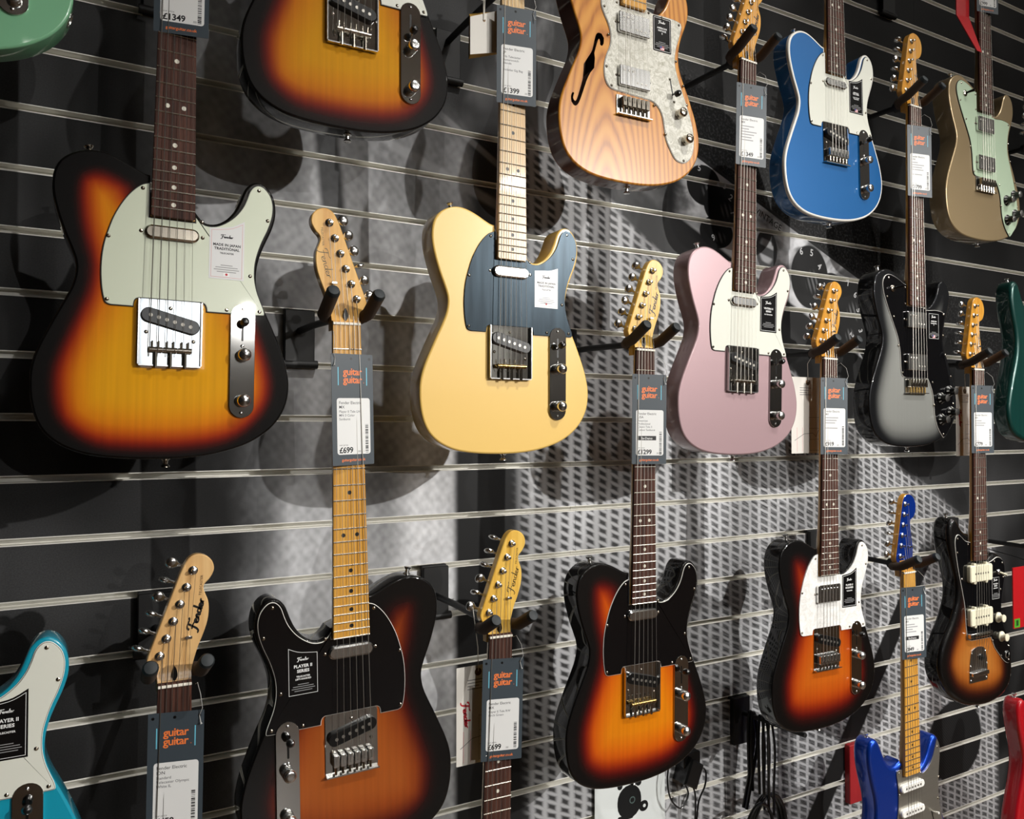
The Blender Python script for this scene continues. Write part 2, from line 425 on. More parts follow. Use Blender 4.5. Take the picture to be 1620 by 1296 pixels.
    # control panel of the pictured amplifier: bright metal band falling to the right, black grain above
    l1 = z - ((x - 1.348) * -.413 + 2.246); l2 = z - ((x - 1.277) * -.469 + 2.092)
    band = sst(l1, .004, -.004) * sst(l2, -.005, .005) * sst(x, 1.24, 1.31) * sst(x, 2.30, 2.2)
    metal = mix(.16, .75, sst(noise(8, 3, 1, 1.4, .5, .8), .35, .62)) * mix(1, .7, sst(x, 1.9, 2.15))
    v = mix(v, metal, band)
    tolex = mix(.006, .05, sst(noise(150, 2), .45, .75)); v = mix(v, tolex, sst(l1, -.002, .006) * sst(l1, .22, .15) * sst(x, 1.1, 1.3))
    v = mix(v, .02, sst(X.op('ABSOLUTE', l1 + .002), .006, .003) * sst(x, 1.24, 1.31) * sst(x, 2.30, 2.2))
    # numbered knobs on the panel: dark skirts with a bright dome
    for kx, kz, rx, rz in ((1.345, 2.185, .055, .05), (1.405, 2.145, .062, .055), (1.385, 2.075, .055, .04), (1.715, 1.995, .072, .085), (1.80, 1.945, .062, .07), (1.875, 1.925, .068, .08), (1.965, 1.845, .062, .075), (1.86, 1.862, .05, .05)):
        d = X.op('SQRT', (x - kx) * (x - kx) * (1 / rx / rx) + (z - kz) * (z - kz) * (1 / rz / rz))
        v = mix(v, .012, sst(d, 1.02, .96))
        d2 = X.op('SQRT', (x - kx - .012) * (x - kx - .012) * (5 / rx / rx) + (z - kz + .012) * (z - kz + .012) * (5 / rz / rz))
        v = mix(v, .16, sst(d2, 1.0, .3) * sst(sin(x * 400 + z * 150), -.6, .8) * .8)
    d = X.op('SQRT', (x - 1.556) * (x - 1.556) + (z - 2.05) * (z - 2.05) * .5)
    v = mix(v, .05, sst(d, .040, .036)); v = mix(v, .42, sst(d, .030, .02) * sst(sin(z * 150 + x * 40), -.3, .7))
    v = X.op('MAXIMUM', v, .004)
    cb = nt.nodes.new('ShaderNodeCombineColor')
    for i, k in enumerate((.99, 1.0, 1.03)): nt.links.new((v * k).v, cb.inputs[i])
    nt.links.new(cb.outputs[0], p.inputs['Base Color'])
    p.inputs['Roughness'].default_value = .5; p.inputs['Specular IOR Level'].default_value = .2
    return m
MURAL = mural_material()
RAIL = mat('slot_rail_metal', 'f0eee6', .35, .05, noise=.05, nscale=40)
WALLB = mat('backing_board', '2a2724', .8, noise=.1)

# ------------------------------------------------------------------ room shell
wall = MB().box(-2500, 6200, 24, 60, 0, 5000); WB = part('wall_back', wall, WALLB, None); tag(WB, 'slat wall printed with a black and white amplifier photograph', kind='structure')
P = .0968; Z0 = 1.5175; SLOT = .0105
JOINTS = [-2.631, -1.431, -.231, .969, 2.169, 3.369, 4.569, 5.769]
k0, k1 = -15, 18
def plank(): return MB().box(.3, 1199.7, 0, 22, -(P - SLOT) * 500, (P - SLOT) * 500)
def rail():
    b = MB(); h = SLOT * 500
    pr = [(-.6, h + .9), (-.6, h - .7), (20, h - .7), (20, -h + .7), (-.6, -h + .7), (-.6, -h - .9), (23, -h - .9), (23, h + .9)]   # (y, z) profile of the slot lining
    n = len(pr)
    for xx in (.5, 1199.5): b.v += [(xx, y, z) for y, z in pr]
    for i in range(n): j = (i + 1) % n; b.f.append((i, j, n + j, n + i))
    b.f.append(tuple(range(n))[::-1]); b.f.append(tuple(range(n, 2 * n)))
    return b
pm, rm = M('plank', plank), M('slot_rail', rail)
for jx in JOINTS[:-1]:
    for k in range(k0, k1):
        zr = Z0 + k * P
        obj('slot_rail', rm, RAIL, WB, (jx, 0, zr))
        if k < k1 - 1: obj('plank', pm, MURAL, WB, (jx, 0, zr + P / 2))
# digits and the word printed on the pictured amplifier's panel (flat print on the planks)
PRINT = mat('mural_white_print', (.55, .55, .56), .5); PRINTD = mat('mural_dark_print', (.03, .03, .03), .5)
for s, x, z, sz, rot in (('6', 1.684, 2.052, 26, -.1), ('5', 1.722, 2.052, 26, .1), ('4', 1.748, 2.020, 26, .6), ('3', 1.757, 1.975, 26, 1.2), ('1', 1.715, 1.925, 28, 2.4), ('7', 1.868, 1.985, 24, -.2),
                         ('6', 1.893, 1.955, 24, .4), ('5', 1.902, 1.918, 24, 1.2), ('5', 1.985, 1.900, 22, .2), ('4', 1.392, 2.188, 20, -.3), ('3', 1.412, 2.186, 24, .1), ('2', 1.428, 2.160, 24, .6), ('1', 1.432, 2.128, 22, 1.3),
                         ('5', 1.33, 2.218, 22, .0), ('6', 1.372, 2.068, 22, 2.8), ('2', 1.875, 1.855, 22, 2.2), ('3', 1.91, 1.862, 22, 1.3)):
    text(s, x * 1000, -.4, z * 1000, sz, PRINT, WB, .4, roty=rot, name='printed_digit')
text('VINTAGE', 1560, -.4, 2122, 24, PRINTD, WB, .3, roty=R(22), name='printed_word')
def shell(name, mb, m, **k): return tag(part(name, mb, m, None), kind='structure', **k)
PLASTER = mat('wall_paint', '56524e', .7, noise=.04, nscale=8); CARPET = mat('floor_vinyl', '6b5138', .4, noise=.12, nscale=30); CEILM = mat('ceiling_tile', 'd8d5ce', .8, noise=.05, nscale=20)
shell('floor', MB().box(-2560, 6260, -9260, 60, -60, 0), CARPET)
shell('ceiling', MB().box(-2560, 6260, -9260, 60, 5000, 5060), CEILM)
shell('wall_left', MB().box(-2560, -2500, -9200, 14, 0, 5000), mat('dark_wall_paint', '201f1e', .7, noise=.05, nscale=8))
shell('wall_right', MB().box(6200, 6260, -9200, 14, 0, 5000), PLASTER)
shell('wall_front', MB().box(-2560, 6260, -9260, -9200, 0, 5000), mat('far_wall_paint', '8f8b86', .7, noise=.04, nscale=8))
GLOW = mat('fill_and_strip_glow', (1, .97, .92), .5, emit=11); WHITEF = mat('white_frame', 'd8d8d6', .5)
for i, px in enumerate((2.3, 3.9, 5.5)):  # added fill panels: near row gives soft ambient, far row brightens the reflected wall
    for j, py in enumerate((-3.3, -8.7)):
        t = thing('ceiling_light', 'square ceiling panel added for soft fill light', 'ceiling light', (px, py, CEIL - .012), group='ceiling light panels')
        part('frame', MB().box(-320, 320, -320, 320, 0, 12), WHITEF, t); part('diffuser', MB().box(-295, 295, -295, 295, -3, 1), GLOW if j == 0 else mat('far_fill_glow', (1, .97, .92), .5, emit=45), t)
t = thing('ceiling_light', 'narrow ceiling light strip far behind the viewer', 'ceiling light', (-.2, -7.3, CEIL - .012), group='ceiling light panels')
part('frame', MB().box(-170, 170, -80, 80, 0, 12), WHITEF, t); part('diffuser', MB().box(-160, 160, -70, 70, -3, 1), GLOW, t)
for i, (x, y, z, tx, ty, tz, w, ang) in enumerate(SPOTS):
    d = (Vector((tx, ty, tz)) - Vector((x, y, z))).normalized(); b = MB()
    t = thing('track_spotlight', 'black cylindrical track spotlight on the shop ceiling', 'spotlight', (x, y, CEIL), group='track spotlights')
    part('can', MB().lathe([(34, -150), (40, -145), (40, -30), (37, -28), (37, -40)], (0, 0, (z - CEIL) * 1000), d, 20), HANGM, t)
    part('stem', MB().tube([(0, 0, 0), (0, 0, (z - CEIL) * 1000 - 60 * d.z)], 8, 8), HANGM, t)

# ------------------------------------------------------------------ guitar outlines (mm; x to the treble side, z up from the bridge saddles)
TELE_BODY = runs([(-28.5, 238), (-37, 239.5), (-48, 244.5), (-62, 251.5), (-76, 257), (-88, 259.8), (-101, 260), (-114, 256.5), (-125, 250.5), (-133.5, 243), (-139.5, 233.5), (-143, 221.5), (-144, 207), (-142.5, 192), (-139, 177), (-134.5, 162), (-128.5, 145), (-121.5, 128),
    (-116, 112), (-115, 98), (-118.5, 80), (-126, 62), (-135, 43), (-145, 21), (-154, 0), (-160, -18), (-163, -34), (-163.5, -51), (-162, -70), (-158.5, -87), (-153, -102), (-144.5, -115), (-131, -127), (-115, -135.5), (-97, -141.5), (-72, -145.5), (-43, -147.5), (-14, -148), (18, -147), (49, -143.5), (76, -137.5),
    (102, -128.5), (123, -116.5), (141, -101), (154.5, -81), (161, -61), (162.5, -40), (160, -22), (154, 0), (145.5, 22), (137, 42), (130.5, 56), (123.5, 70), (118, 83.5), (114.2, 97), (113, 111), (114.2, 128), (118.5, 146), (125.5, 164), (131.5, 178), (136, 191), (138.8, 205), (138.3, 221), (134, 235), (125.5, 246), (114.6, 250.6),
    (104, 247.5), (96, 239), (91.3, 228), (87.3, 217), (81, 204), (71, 191.5), (58, 183), (45, 181.5), (36.5, 186.5), (29, 196)], [(28.5, 196), (-28.5, 215)])
TELE_GUARD = runs([(-28.8, 227), (-38, 224), (-46.5, 217.5), (-56, 206.5), (-65, 192), (-73, 175), (-78.5, 158), (-83, 141), (-85.5, 125), (-86.5, 108), (-86.3, 94), (-85, 78.5), (-82.5, 65), (-79.5, 58.8), (-73.5, 56.4)], [(-45.8, 56.4), (-45.2, 62), (-43.5, 66.5), (-39.5, 68.5)], [(40, 68.5), (43.5, 66.5), (45.5, 62), (46, 56.4)], [(110, 56.6), (123, 57), (125.6, 59.5), (124, 67), (119.5, 78), (114, 93), (110.6, 111), (111, 131), (115, 149),
    (120.5, 165), (127, 180), (132, 195), (134.5, 208), (134.3, 221), (130.3, 233.5), (121.7, 243.2), (113.5, 245.8), (106.4, 242.5), (101, 235), (97, 223), (91.5, 210), (81.5, 196), (68.5, 185), (55.3, 178.6), (42, 178.5), (34, 184.5), (29, 191)], [(28.9, 180.2), (-28.9, 180.2)])
DELUXE_GUARD = runs([(-28.8, 229), (-38, 231), (-57, 239.5), (-76, 246), (-94, 248), (-107, 242), (-114, 229), (-113, 211), (-104, 187), (-88, 155), (-71, 123), (-60, 98), (-54, 66), (-52, 33), (-47, 17), (-34, 12.5), (-18, 12)], [(47, 12), (57, -3), (66, -25), (70, -55), (73, -78), (84, -104), (101, -124), (108, -127), (121, -116), (140, -94), (147.5, -63), (142.5, -25), (131, 17), (117, 57), (107, 85), (104, 108), (108, 138), (116.5, 164)], [(117, 171), (102, 175.5), (78, 177), (54, 175), (40, 177), (29, 185)], [(28.9, 180.2), (-28.9, 180.2)])
THIN_GUARD = runs([(-28.8, 222), (-45, 219), (-62, 205), (-70, 188), (-71, 172), (-65, 156), (-56, 140), (-50.5, 122), (-52, 102), (-60, 83), (-65.5, 65), (-66, 46), (-62, 32), (-54, 23), (-42, 20), (-24, 19.5), (4, 18), (26, 17), (46, 15), (60, 6), (69, -9), (73, -29), (77, -51), (86, -68), (98, -85), (113, -91), (128, -88), (141, -75), (147.5, -53), (146.5, -26), (139, 2), (129, 27), (117, 54), (107.5, 78), (102, 101), (105, 128), (113, 150), (120, 174)], [(118, 181), (104, 184), (88, 184.5), (70, 184.5), (52, 183.5), (38, 187), (29, 193)], [(28.9, 180.2), (-28.9, 180.2)])
F_HOLE = runs([(-69.4, 118.7), (-76, 119), (-80.5, 116), (-84, 108.4), (-90.5, 84.6), (-98, 72)], [(-109.4, 55), (-110.6, 40)], [(-112, 28), (-117.5, 9.8), (-125.5, -12), (-129.9, -15.5), (-133, -11), (-132, -5.5), (-131, -2), (-134, -1), (-137.5, -8), (-136.5, -18.9), (-129.9, -24.4), (-123, -20.4), (-116, -6.7), (-103.3, 26.3), (-95, 42)], [(-86.5, 52.5), (-84.8, 70)], [(-86, 80), (-79.2, 100.9), (-75.5, 108), (-73, 103), (-73, 98.3), (-68.8, 96.5), (-65, 102), (-64.3, 112)])
STRAT_BODY = runs([(-28.5, 216), (-40, 210), (-55, 208), (-70, 214), (-84, 232), (-96, 256), (-106, 274), (-118, 282), (-130, 279), (-139, 266), (-142, 245), (-139, 215), (-130, 180), (-121, 150), (-117, 120), (-120, 90), (-130, 55), (-144, 15), (-156, -25), (-160, -60), (-152, -95), (-132, -120), (-95, -136), (-40, -143), (20, -143), (75, -135), (120, -115), (150, -82), (160, -45), (154, -5), (138, 35), (122, 70), (113, 105), (112, 130), (117, 160), (122, 190), (122, 215), (115, 238), (103, 249), (91, 247), (78, 230), (66, 208), (50, 190), (36, 184), (29, 186)], [(28.5, 190), (-28.5, 200)])
STRAT_GUARD = runs([(-28.9, 196), (-44, 196.5), (-49, 190), (-46, 170), (-43, 140), (-46, 100), (-58, 62), (-72, 38), (-70, 24), (-52, 12), (-44, 0), (-30, -8), (20, -8), (48, -18), (75, -48), (105, -74), (128, -68), (138, -40), (128, 20), (112, 75), (106, 120), (108, 160), (113, 200), (112, 225), (103, 240)], [(96, 222), (84, 197), (66, 180), (48, 172), (29, 176)], [(28.9, 178), (-28.9, 178)])
JM_BODY = runs([(-28.5, 246), (-46, 250), (-61, 261), (-73, 277), (-84, 287), (-96, 287), (-106, 278), (-111.5, 262), (-112, 244), (-107, 213), (-97, 184), (-86, 155), (-78.5, 130), (-77.5, 108), (-83, 80), (-103, 40), (-128, 6), (-146, -28), (-152, -64), (-141, -97), (-112, -133), (-70, -158), (-30, -172), (32, -179), (87, -174), (126, -156), (147, -128), (150, -89), (139, -49), (123, -8), (110, 30), (106, 60), (108.6, 88), (119, 121), (123, 146), (115, 172), (94, 188), (72, 192), (52, 182), (40, 177), (29, 182)], [(28.5, 190), (-28.5, 220)])
JM_GUARD = runs([(-28.9, 226), (-50, 231), (-74, 247), (-87, 243), (-91, 222), (-81, 170), (-66, 118), (-54, 72), (-50, 28), (-45, -8)], [(-28, -14), (54, -15)], [(69, -42), (101, -74), (123, -88), (137, -84), (138, -62), (124, -21), (103, 20), (100, 70), (112, 121), (116, 152), (105, 174), (84, 182), (62, 175), (40, 170), (29, 174)], [(28.9, 180.2), (-28.9, 180.2)])
# headstocks: z up from the nut
TELE_HEAD = runs([(21.3, -8), (21.6, 12), (23.5, 26), (29.6, 47.7), (36.3, 65), (41.5, 82.7), (43, 97.8), (41.8, 110.2), (38, 120), (35.6, 127.7), (37, 133.7), (42.5, 139.6), (47.5, 148), (48.8, 156), (46, 165), (39, 172), (29.5, 175.2), (21, 174), (14.5, 169), (9.5, 161)], [(4.4, 149), (-33, 43)], [(-34.6, 37), (-33, 30), (-28.5, 23.5), (-23, 14), (-21.3, -8)])
STRAT_HEAD = runs([(21.3, -8), (22, 10), (25.5, 28), (28, 45), (26.5, 66), (23, 88), (20.5, 108), (20, 118), (23, 123), (30, 126), (37, 133), (41.5, 146), (41, 160), (35, 173), (24, 181), (11, 183), (0, 178), (-6, 170)], [(-9, 160), (-34, 43)], [(-35, 36), (-33, 29), (-28, 22), (-23, 13), (-21.3, -8)])

FY = 9.5; BACK = 54.0          # body face and back behind the fretboard plane (mm)
def body_mb(o, rnd, hole=None):
    if area(o) < 0: o = o[::-1]
    b = MB(); N = len(o); att = []
    prof = [(rnd * (1 - math.cos(a)), FY + rnd * (1 - math.sin(a))) for a in (math.pi / 2, math.pi / 3.2, math.pi / 5, math.pi / 12, 0)][::-1]
    ringlist = [(d_, y_) for d_, y_ in [(rnd * (1 - math.cos(a)), FY + rnd * (1 - math.sin(a))) for a in (R(90), R(60), R(35), R(15), 0)]]
    ringlist += [(0, BACK - rnd)] + [(rnd * (1 - math.cos(a)), BACK - rnd * (1 - math.sin(a))) for a in (R(30), R(60), R(90))]
    for d_, y_ in ringlist:
        q = inset(o, d_) if d_ > .01 else o
        b.v += [(x, y_, z) for x, z in q]; att += [0.0] * N
    for k in range(len(ringlist) - 1):
        for i in range(N):
            j = (i + 1) % N; b.f.append((k * N + j, k * N + i, (k + 1) * N + i, (k + 1) * N + j))
    e = (len(ringlist) - 1) * N; b.f.append(tuple(e + i for i in reversed(range(N))))
    # front face with interior points that carry the distance from the rim
    fr = inset(o, rnd); PO = np.array(o)
    xs = np.arange(-180, 181, 9.0); zs = np.arange(-190, 300, 9.0)
    G = np.array([(x + (4.5 if k % 2 else 0), z) for k, z in enumerate(zs) for x in xs])
    A = PO; B = np.roll(PO, -1, 0)
    ins = np.zeros(len(G), bool)
    for a_, b_ in zip(A, B):
        c = (a_[1] > G[:, 1]) != (b_[1] > G[:, 1])
        if c.any():
            xi = (b_[0] - a_[0]) * (G[:, 1] - a_[1]) / (b_[1] - a_[1] + 1e-12) + a_[0]; ins ^= c & (G[:, 0] < xi)
    def dist(Q):
        D = np.full(len(Q), 1e9)
        for a_, b_ in zip(A, B):
            ab = b_ - a_; t = np.clip(((Q - a_) @ ab) / (ab @ ab + 1e-9), 0, 1)
            D = np.minimum(D, np.hypot(*(Q - a_ - t[:, None] * ab).T))
        return D
    G = G[ins]; dg = dist(G); k = dg > rnd + 5; G = G[k]; dg = dg[k]
    pts = [Vector(p) for p in fr] + [Vector(p) for p in G]
    faces = [list(range(N))]
    if hole:
        hp = hole if area(hole) > 0 else hole[::-1]; HP = np.array(hp)
        far = np.array([np.hypot(*(HP - g).T).min() > 3.5 for g in G]); G = G[far]
        pts = [Vector(p) for p in fr] + [Vector(p) for p in G]
        faces.append([len(pts) + i for i in range(len(hp))]); pts += [Vector(p) for p in hp]
    vo, eo, fo, ov, oe, of = geometry.delaunay_2d_cdt(pts, [], faces, 1, 1e-5)
    if hole: fo = [f for f, src in zip(fo, of) if 1 not in src]
    Q = np.array([tuple(p) for p in vo]); dq = dist(Q)
    s_ = lambda v, a, c: (lambda t: t * t * (3 - 2 * t))(np.clip((v - a) / (c - a), 0, 1))
    rim = dq - 13 * s_(np.abs(Q[:, 0]), 70, 150) - 12 * s_(Q[:, 1], 120, 240)
    rim = np.clip(rim, 0, 100) / 100
    n = len(b.v); b.v += [(p[0], FY, p[1]) for p in Q]; att += list(rim)
    for f in fo: b.f.append(tuple(n + i for i in (f if area([tuple(vo[i]) for i in f]) > 0 else f[::-1])))
    b.attr = att
    return b
def ring_mb(o, d0, d1, y0, y1):
    """flat band between two insets of an outline, bent from y0 (outer) to y1 (inner)"""
    if area(o) < 0: o = o[::-1]
    a = inset(o, d0) if abs(d0) > .01 else o; c = inset(o, d1); b = MB(); N = len(o)
    b.v = [(x, y0, z) for x, z in a] + [(x, y1, z) for x, z in c]
    for i in range(N): j = (i + 1) % N; b.f.append((i, j, N + j, N + i))
    return b
def half_w(z): return 28 + (21.2 - 28) * (z - 181) / (648 - 181)
def neck_mb():
    b = MB(); st = []
    for z, yf, dep in ((181, 4.8, 20), (246, 4.8, 20), (262, 4.8, 18.5), (284, 4.8, 15.8), (310, 4.8, 14.4), (600, 4.8, 12.5), (640, 4.8, 12.5), (652, 4.6, 13), (660, 6.8, 13.5), (668, 8.8, 14), (680, 9.8, 12.6)):
        w = half_w(min(z, 652)) + (max(0, z - 652) * .06); st.append((z, yf, dep, w))
    for z, yf, dep, w in st:
        b.v.append((-w, yf, z))
        for k in range(1, 10):
            q = math.pi * k / 10; b.v.append((-w * math.cos(q), yf + dep * math.sin(q) ** .7, z))
        b.v.append((w, yf, z))
    n = 11
    for i in range(len(st) - 1):
        for k in range(n):
            k2 = (k + 1) % n; b.f.append((i * n + k, i * n + k2, (i + 1) * n + k2, (i + 1) * n + k))
    b.f.append(tuple(range(n))[::-1]); b.f.append(tuple((len(st) - 1) * n + k for k in range(n)))
    return b
def board_mb():
    o = [(-half_w(183), 183), (-half_w(181) + 3, 180.6), (half_w(181) - 3, 180.6), (half_w(183), 183), (half_w(654), 654), (-half_w(654), 654)]
    return MB().prism(o, 0, 5.2, .5)
def fret_mb():
    b = MB(); q = [(-1.2, .05), (-.9, -.7), (0, -1.05), (.9, -.7), (1.2, .05)]
    b.v = [(x, y, z) for x in (-500, 500) for z, y in q]
    for i in range(4): b.f.append((i, i + 1, 5 + i + 1, 5 + i))
    b.f += [(0, 4, 3, 2, 1)[::-1], (5, 6, 7, 8, 9)[::-1]]
    return b
def screw_mb():
    return MB().lathe([(2.7, 0), (2.7, .3), (2.0, 1.1), (.9, 1.35), (.5, .7)], seg=10)
def knob_mb(r=9.2, h=17, dome=2.2):
    return MB().lathe([(r, 0), (r, 1.5), (r * .97, 4), (r * .97, 4.6), (r, 5), (r * .98, h - 2.5), (r * .86, h - .8), (r * .72, h), (r * .35, h + dome * .7), (.5, h + dome)], seg=24)
def amp_skirt_mb():
    return MB().lathe([(14, 0), (14, 1.6), (11, 4), (9.2, 6), (8.6, 17)], seg=24)
def post_mb():
    return MB().lathe([(6.2, 0), (6.2, 1.2), (5.2, 2.2), (4.4, 2.6), (3.2, 3), (3.0, 6), (2.5, 6.8), (3.0, 7.6), (3.0, 9.6), (1.5, 10)], seg=14)
def button_mb():
    """tuner shaft and key along -x from the post"""
    b = MB().tube([(-8, 0, 0), (-20, 0, 0)], 2.3, 8)
    n = len(b.v)
    prof = [(2.5, 17), (3.2, 19), (5.2, 21), (7.6, 24), (8.4, 28), (7.6, 32), (4.6, 35), (1, 36)]
    for r, h in prof:
        for k in range(14):
            q = 2 * math.pi * k / 14; b.v.append((-h, r * .52 * math.cos(q), r * math.sin(q)))
    for i in range(len(prof) - 1):
        for k in range(14):
            k2 = (k + 1) % 14; b.f.append((n + i * 14 + k, n + i * 14 + k2, n + (i + 1) * 14 + k2, n + (i + 1) * 14 + k))
    b.f.append(tuple(n + (len(prof) - 1) * 14 + k for k in range(14)))
    return b
def strap_mb(): return MB().lathe([(6.5, -1), (6.5, 1), (3.6, 3), (3.2, 7), (6, 10), (6.3, 11.5), (3, 12.3), (1, 12)], axis=(0, 0, 1), seg=14)
def hum_mb(): return MB().prism(rrect(-35, 35, -19, 19, 3), -6.2, 3, 1)
def frets(n=21): return [648 * (1 - 2 ** (-k / 12)) for k in range(1, n + 1)]
DOTS = [(3, 0), (5, 0), (7, 0), (9, 0), (12, -10.5), (12, 10.5), (15, 0), (17, 0), (19, 0), (21, 0)]

def sticker(root, sx, y, kind, lines, x0=48, x1=95, z0=105, z1=176, zt=190, flag=None):
    dark = kind == 'black'
    o = runs([(x0, z1), (x0 + (x1 - x0) * .3, z1 + 1.5), (x0 + (x1 - x0) * .65, z1 + (zt - z1) * .35), (x1, zt)], [(x1, z0), (x0, z0)]) if zt > z1 + 1 else rrect(x0, x1, z0, z1, 2)
    base = part('film_sticker', MB().prism(o, y - .25, y), mat('sticker_black', '0c0c0d', .18, 0, .4) if dark else mat('sticker_white', 'd9d9d8', .3, 0, .3), root, sx < 0)
    ink = mat('sticker_white_ink', 'e8e8e6', .5) if dark else mat('sticker_black_ink', '15151a', .5)
    rim = mat('sticker_white_ink', 'e8e8e6', .5) if dark else mat('sticker_pink_ink', 'd8a8a6', .5)
    part('border', ring_mb(o, 2.4, 3.0, y - .32, y - .32), rim, base, sx < 0)
    cx = (x0 + x1) / 2 * sx; h = z1 - z0
    logo(17, cx, y - .34, z0 + h * .84, ink, base, thick=.09)
    zz = z0 + h * .66
    for s, sz, bold in lines:
        text(s, cx, y - .34, zz, sz, ink, base, bold, space=1.05); zz -= sz * 1.12
    for k, w in enumerate((16, 30, 34, 26)):
        part('print_line', MB().box(-w / 2, w / 2, -.34 + y, -.33 + y, z0 + h * .27 - k * 3.1, z0 + h * .27 - k * 3.1 + 1.0), mat('sticker_grey_ink', '8d8d8d', .5), base).location.x = cx * .001
    if flag == 'sun':
        part('flag', MB().box(cx - 4, cx + 4, y - .34, y - .33, z0 + 4, z0 + 9.5), mat('flag_white', 'f2f2f0', .5), base); part('sun_disc', MB().lathe([(1.7, 0), (1.7, .05)], (cx, y - .34, z0 + 6.75)), mat('flag_red', 'c01030', .5), base)
    if flag == 'stripes':
        for k in range(7): part('stripe', MB().box(cx - 5, cx + 5, y - .34, y - .33, z0 + 4 + k, z0 + 5 + k), mat('flag_red', 'c01030', .5) if k % 2 == 0 else mat('flag_white', 'f2f2f0', .5), base)
        part('canton', MB().box(cx - 5, cx - 1, y - .37, y - .36, z0 + 7, z0 + 11), mat('flag_blue', '2a3f8c', .5), base)

GW = {}
def guitar(name, label, S, D, roll, finish, body='tele', guard='tele', guard_mat=None, ply=None, board='rosewood', neck=NECKA, left=False, bridge='vintage', pickups='tele', controls='plate', head='tele',
           head_mat=None, nfrets=21, dots=None, stick=None, binding=None, knob_dome=2.2, hw=CHROME, tuner_open=False, logo_ink='1c1712', side=None, group=None, logo_bold=.06, switch_z=45, pole=None):
    sx = -1 if left else 1
    root = thing(name, label, 'electric guitar', (S[0], D - WALL_D, S[1]), (0, R(-roll), 0), group=group or 'guitars hanging on the slat wall')
    bpy.context.view_layer.update(); GW[name] = root
    root.matrix_basis = Matrix.Translation((S[0], D - WALL_D, S[1])) @ Matrix.Rotation(R(-roll), 4, 'Y')
    oB = {'tele': TELE_BODY, 'strat': STRAT_BODY, 'jm': JM_BODY}[body]; rnd = {'tele': 3.2, 'strat': 9.5, 'jm': 9.5}[body]
    bo = obj('body', M(('body', body, guard == 'thin', left), lambda: body_mb(oB, rnd, F_HOLE if guard == 'thin' else None), ang=50), finish, root)
    if guard == 'thin':
        hp = F_HOLE if area(F_HOLE) > 0 else F_HOLE[::-1]; n = len(hp); b = MB()
        b.v = [(x, FY, z) for x, z in hp] + [(x, FY + 26, z) for x, z in hp]
        for i in range(n): j = (i + 1) % n; b.f.append((i, j, n + j, n + i))
        b.f.append(tuple(range(n, 2 * n)))
        part('f_hole', b, mat('bare_dark_wood', '3a2010', .7), root)
    if side:
        part('body_side', ring_mb(oB, -.15, -.16, FY + 3.4, BACK - 3.4), side, root, left, 60)
    if binding:
        oc = oB if area(oB) > 0 else oB[::-1]; N = len(oc); b = MB()
        prof = [(-.25, FY + 7), (-.25, FY + 3.2)] + [(3.2 - 3.45 * math.cos(R(q)), FY + 3.2 - 3.45 * math.sin(R(q))) for q in (20, 40, 60, 75, 90)] + [(4.4, FY - .25), (4.4, FY)]
        for d_, y_ in prof: b.v += [(x, y_, z) for x, z in inset(oc, d_)]
        for k in range(len(prof) - 1):
            for i in range(N): j = (i + 1) % N; b.f.append((k * N + i, k * N + j, (k + 1) * N + j, (k + 1) * N + i))
        part('binding', b, binding, root, left, 60)
    # strap buttons
    zb = min(p[1] for p in oB); xb = [p[0] for p in oB if p[1] == zb][0] if body == 'jm' else 0
    topx = {'tele': (-101, 259), 'strat': (-121, 280), 'jm': (-90, 286)}[body]
    obj('strap_button', M('strap_button', strap_mb), hw, root, (sx * xb * .001, .031, zb * .001), (R(180), 0, 0))
    obj('strap_button', M('strap_button', strap_mb), hw, root, (sx * topx[0] * .001, .031, topx[1] * .001), (0, R(-12) * sx, 0))
    if body == 'tele':
        part('jack_socket', MB().lathe([(11, 0), (11, 1), (8, 1.4), (7, -3), (2, -4)], (158.5, 31, -70), Vector((.94, 0, -.33)), 18), hw, root, left)
    # pickguard
    gt = FY - 2.4
    if guard:
        oG = {'tele': TELE_GUARD, 'deluxe': DELUXE_GUARD, 'thin': THIN_GUARD, 'strat': STRAT_GUARD, 'jm': JM_GUARD}[guard]
        if ply:
            part('pickguard_edge', MB().prism(oG, FY - 1.7, FY - .1, .5), ply, root, left); og2 = inset(oG if area(oG) > 0 else oG[::-1], 1.3)
            if ply is EDGE3:
                part('pickguard_line', MB().prism(inset(oG if area(oG) > 0 else oG[::-1], .8), FY - 1.95, FY - 1), BLACKP, root, left)
        else: og2 = oG
        gp = part('pickguard', MB().prism(og2, gt, FY - .05, .35), guard_mat, root, left)
        sc = {'tele': [(-38, 218), (-78, 148), (-78, 64), (118, 63), (73, 62), (104, 113), (127, 196), (114, 238), (38, 182)],
              'deluxe': [(-94, 240), (-35, 222), (-35, 184), (-100, 196), (-77, 152), (-60, 86), (-47, 24), (36, 178), (110, 168), (107, 118), (116, 72), (136, 20), (144, -45), (70, -50), (104, -119), (64, 4)],
              'thin': [(-42, 212), (-64, 170), (-55, 120), (-61, 60), (-50, 27), (50, 9), (76, -42), (120, -86), (142, -40), (122, 60), (104, 104), (112, 176), (70, 180), (38, 182), (-36, 184), (130, 24)],
              'strat': [(-40, 190), (-40, 140), (-64, 40), (30, -3), (105, -68), (130, -40), (120, 30), (103, 100), (106, 150), (104, 222), (38, 174)],
              'jm': [(-40, 222), (-82, 238), (-84, 205), (-66, 140), (-46, 40), (-38, -6), (60, -24), (96, -66), (128, -80), (128, -45), (98, 30), (95, 100), (108, 130), (104, 166), (70, 172), (38, 166)]}[guard]
        sm = M('screw', screw_mb)
        for q in sc: obj('guard_screw', sm, NICKEL, root, (sx * q[0] * .001, (gt + .1) * .001, q[1] * .001))
    # neck
    obj('neck', M(('neck', left), neck_mb), neck, root)
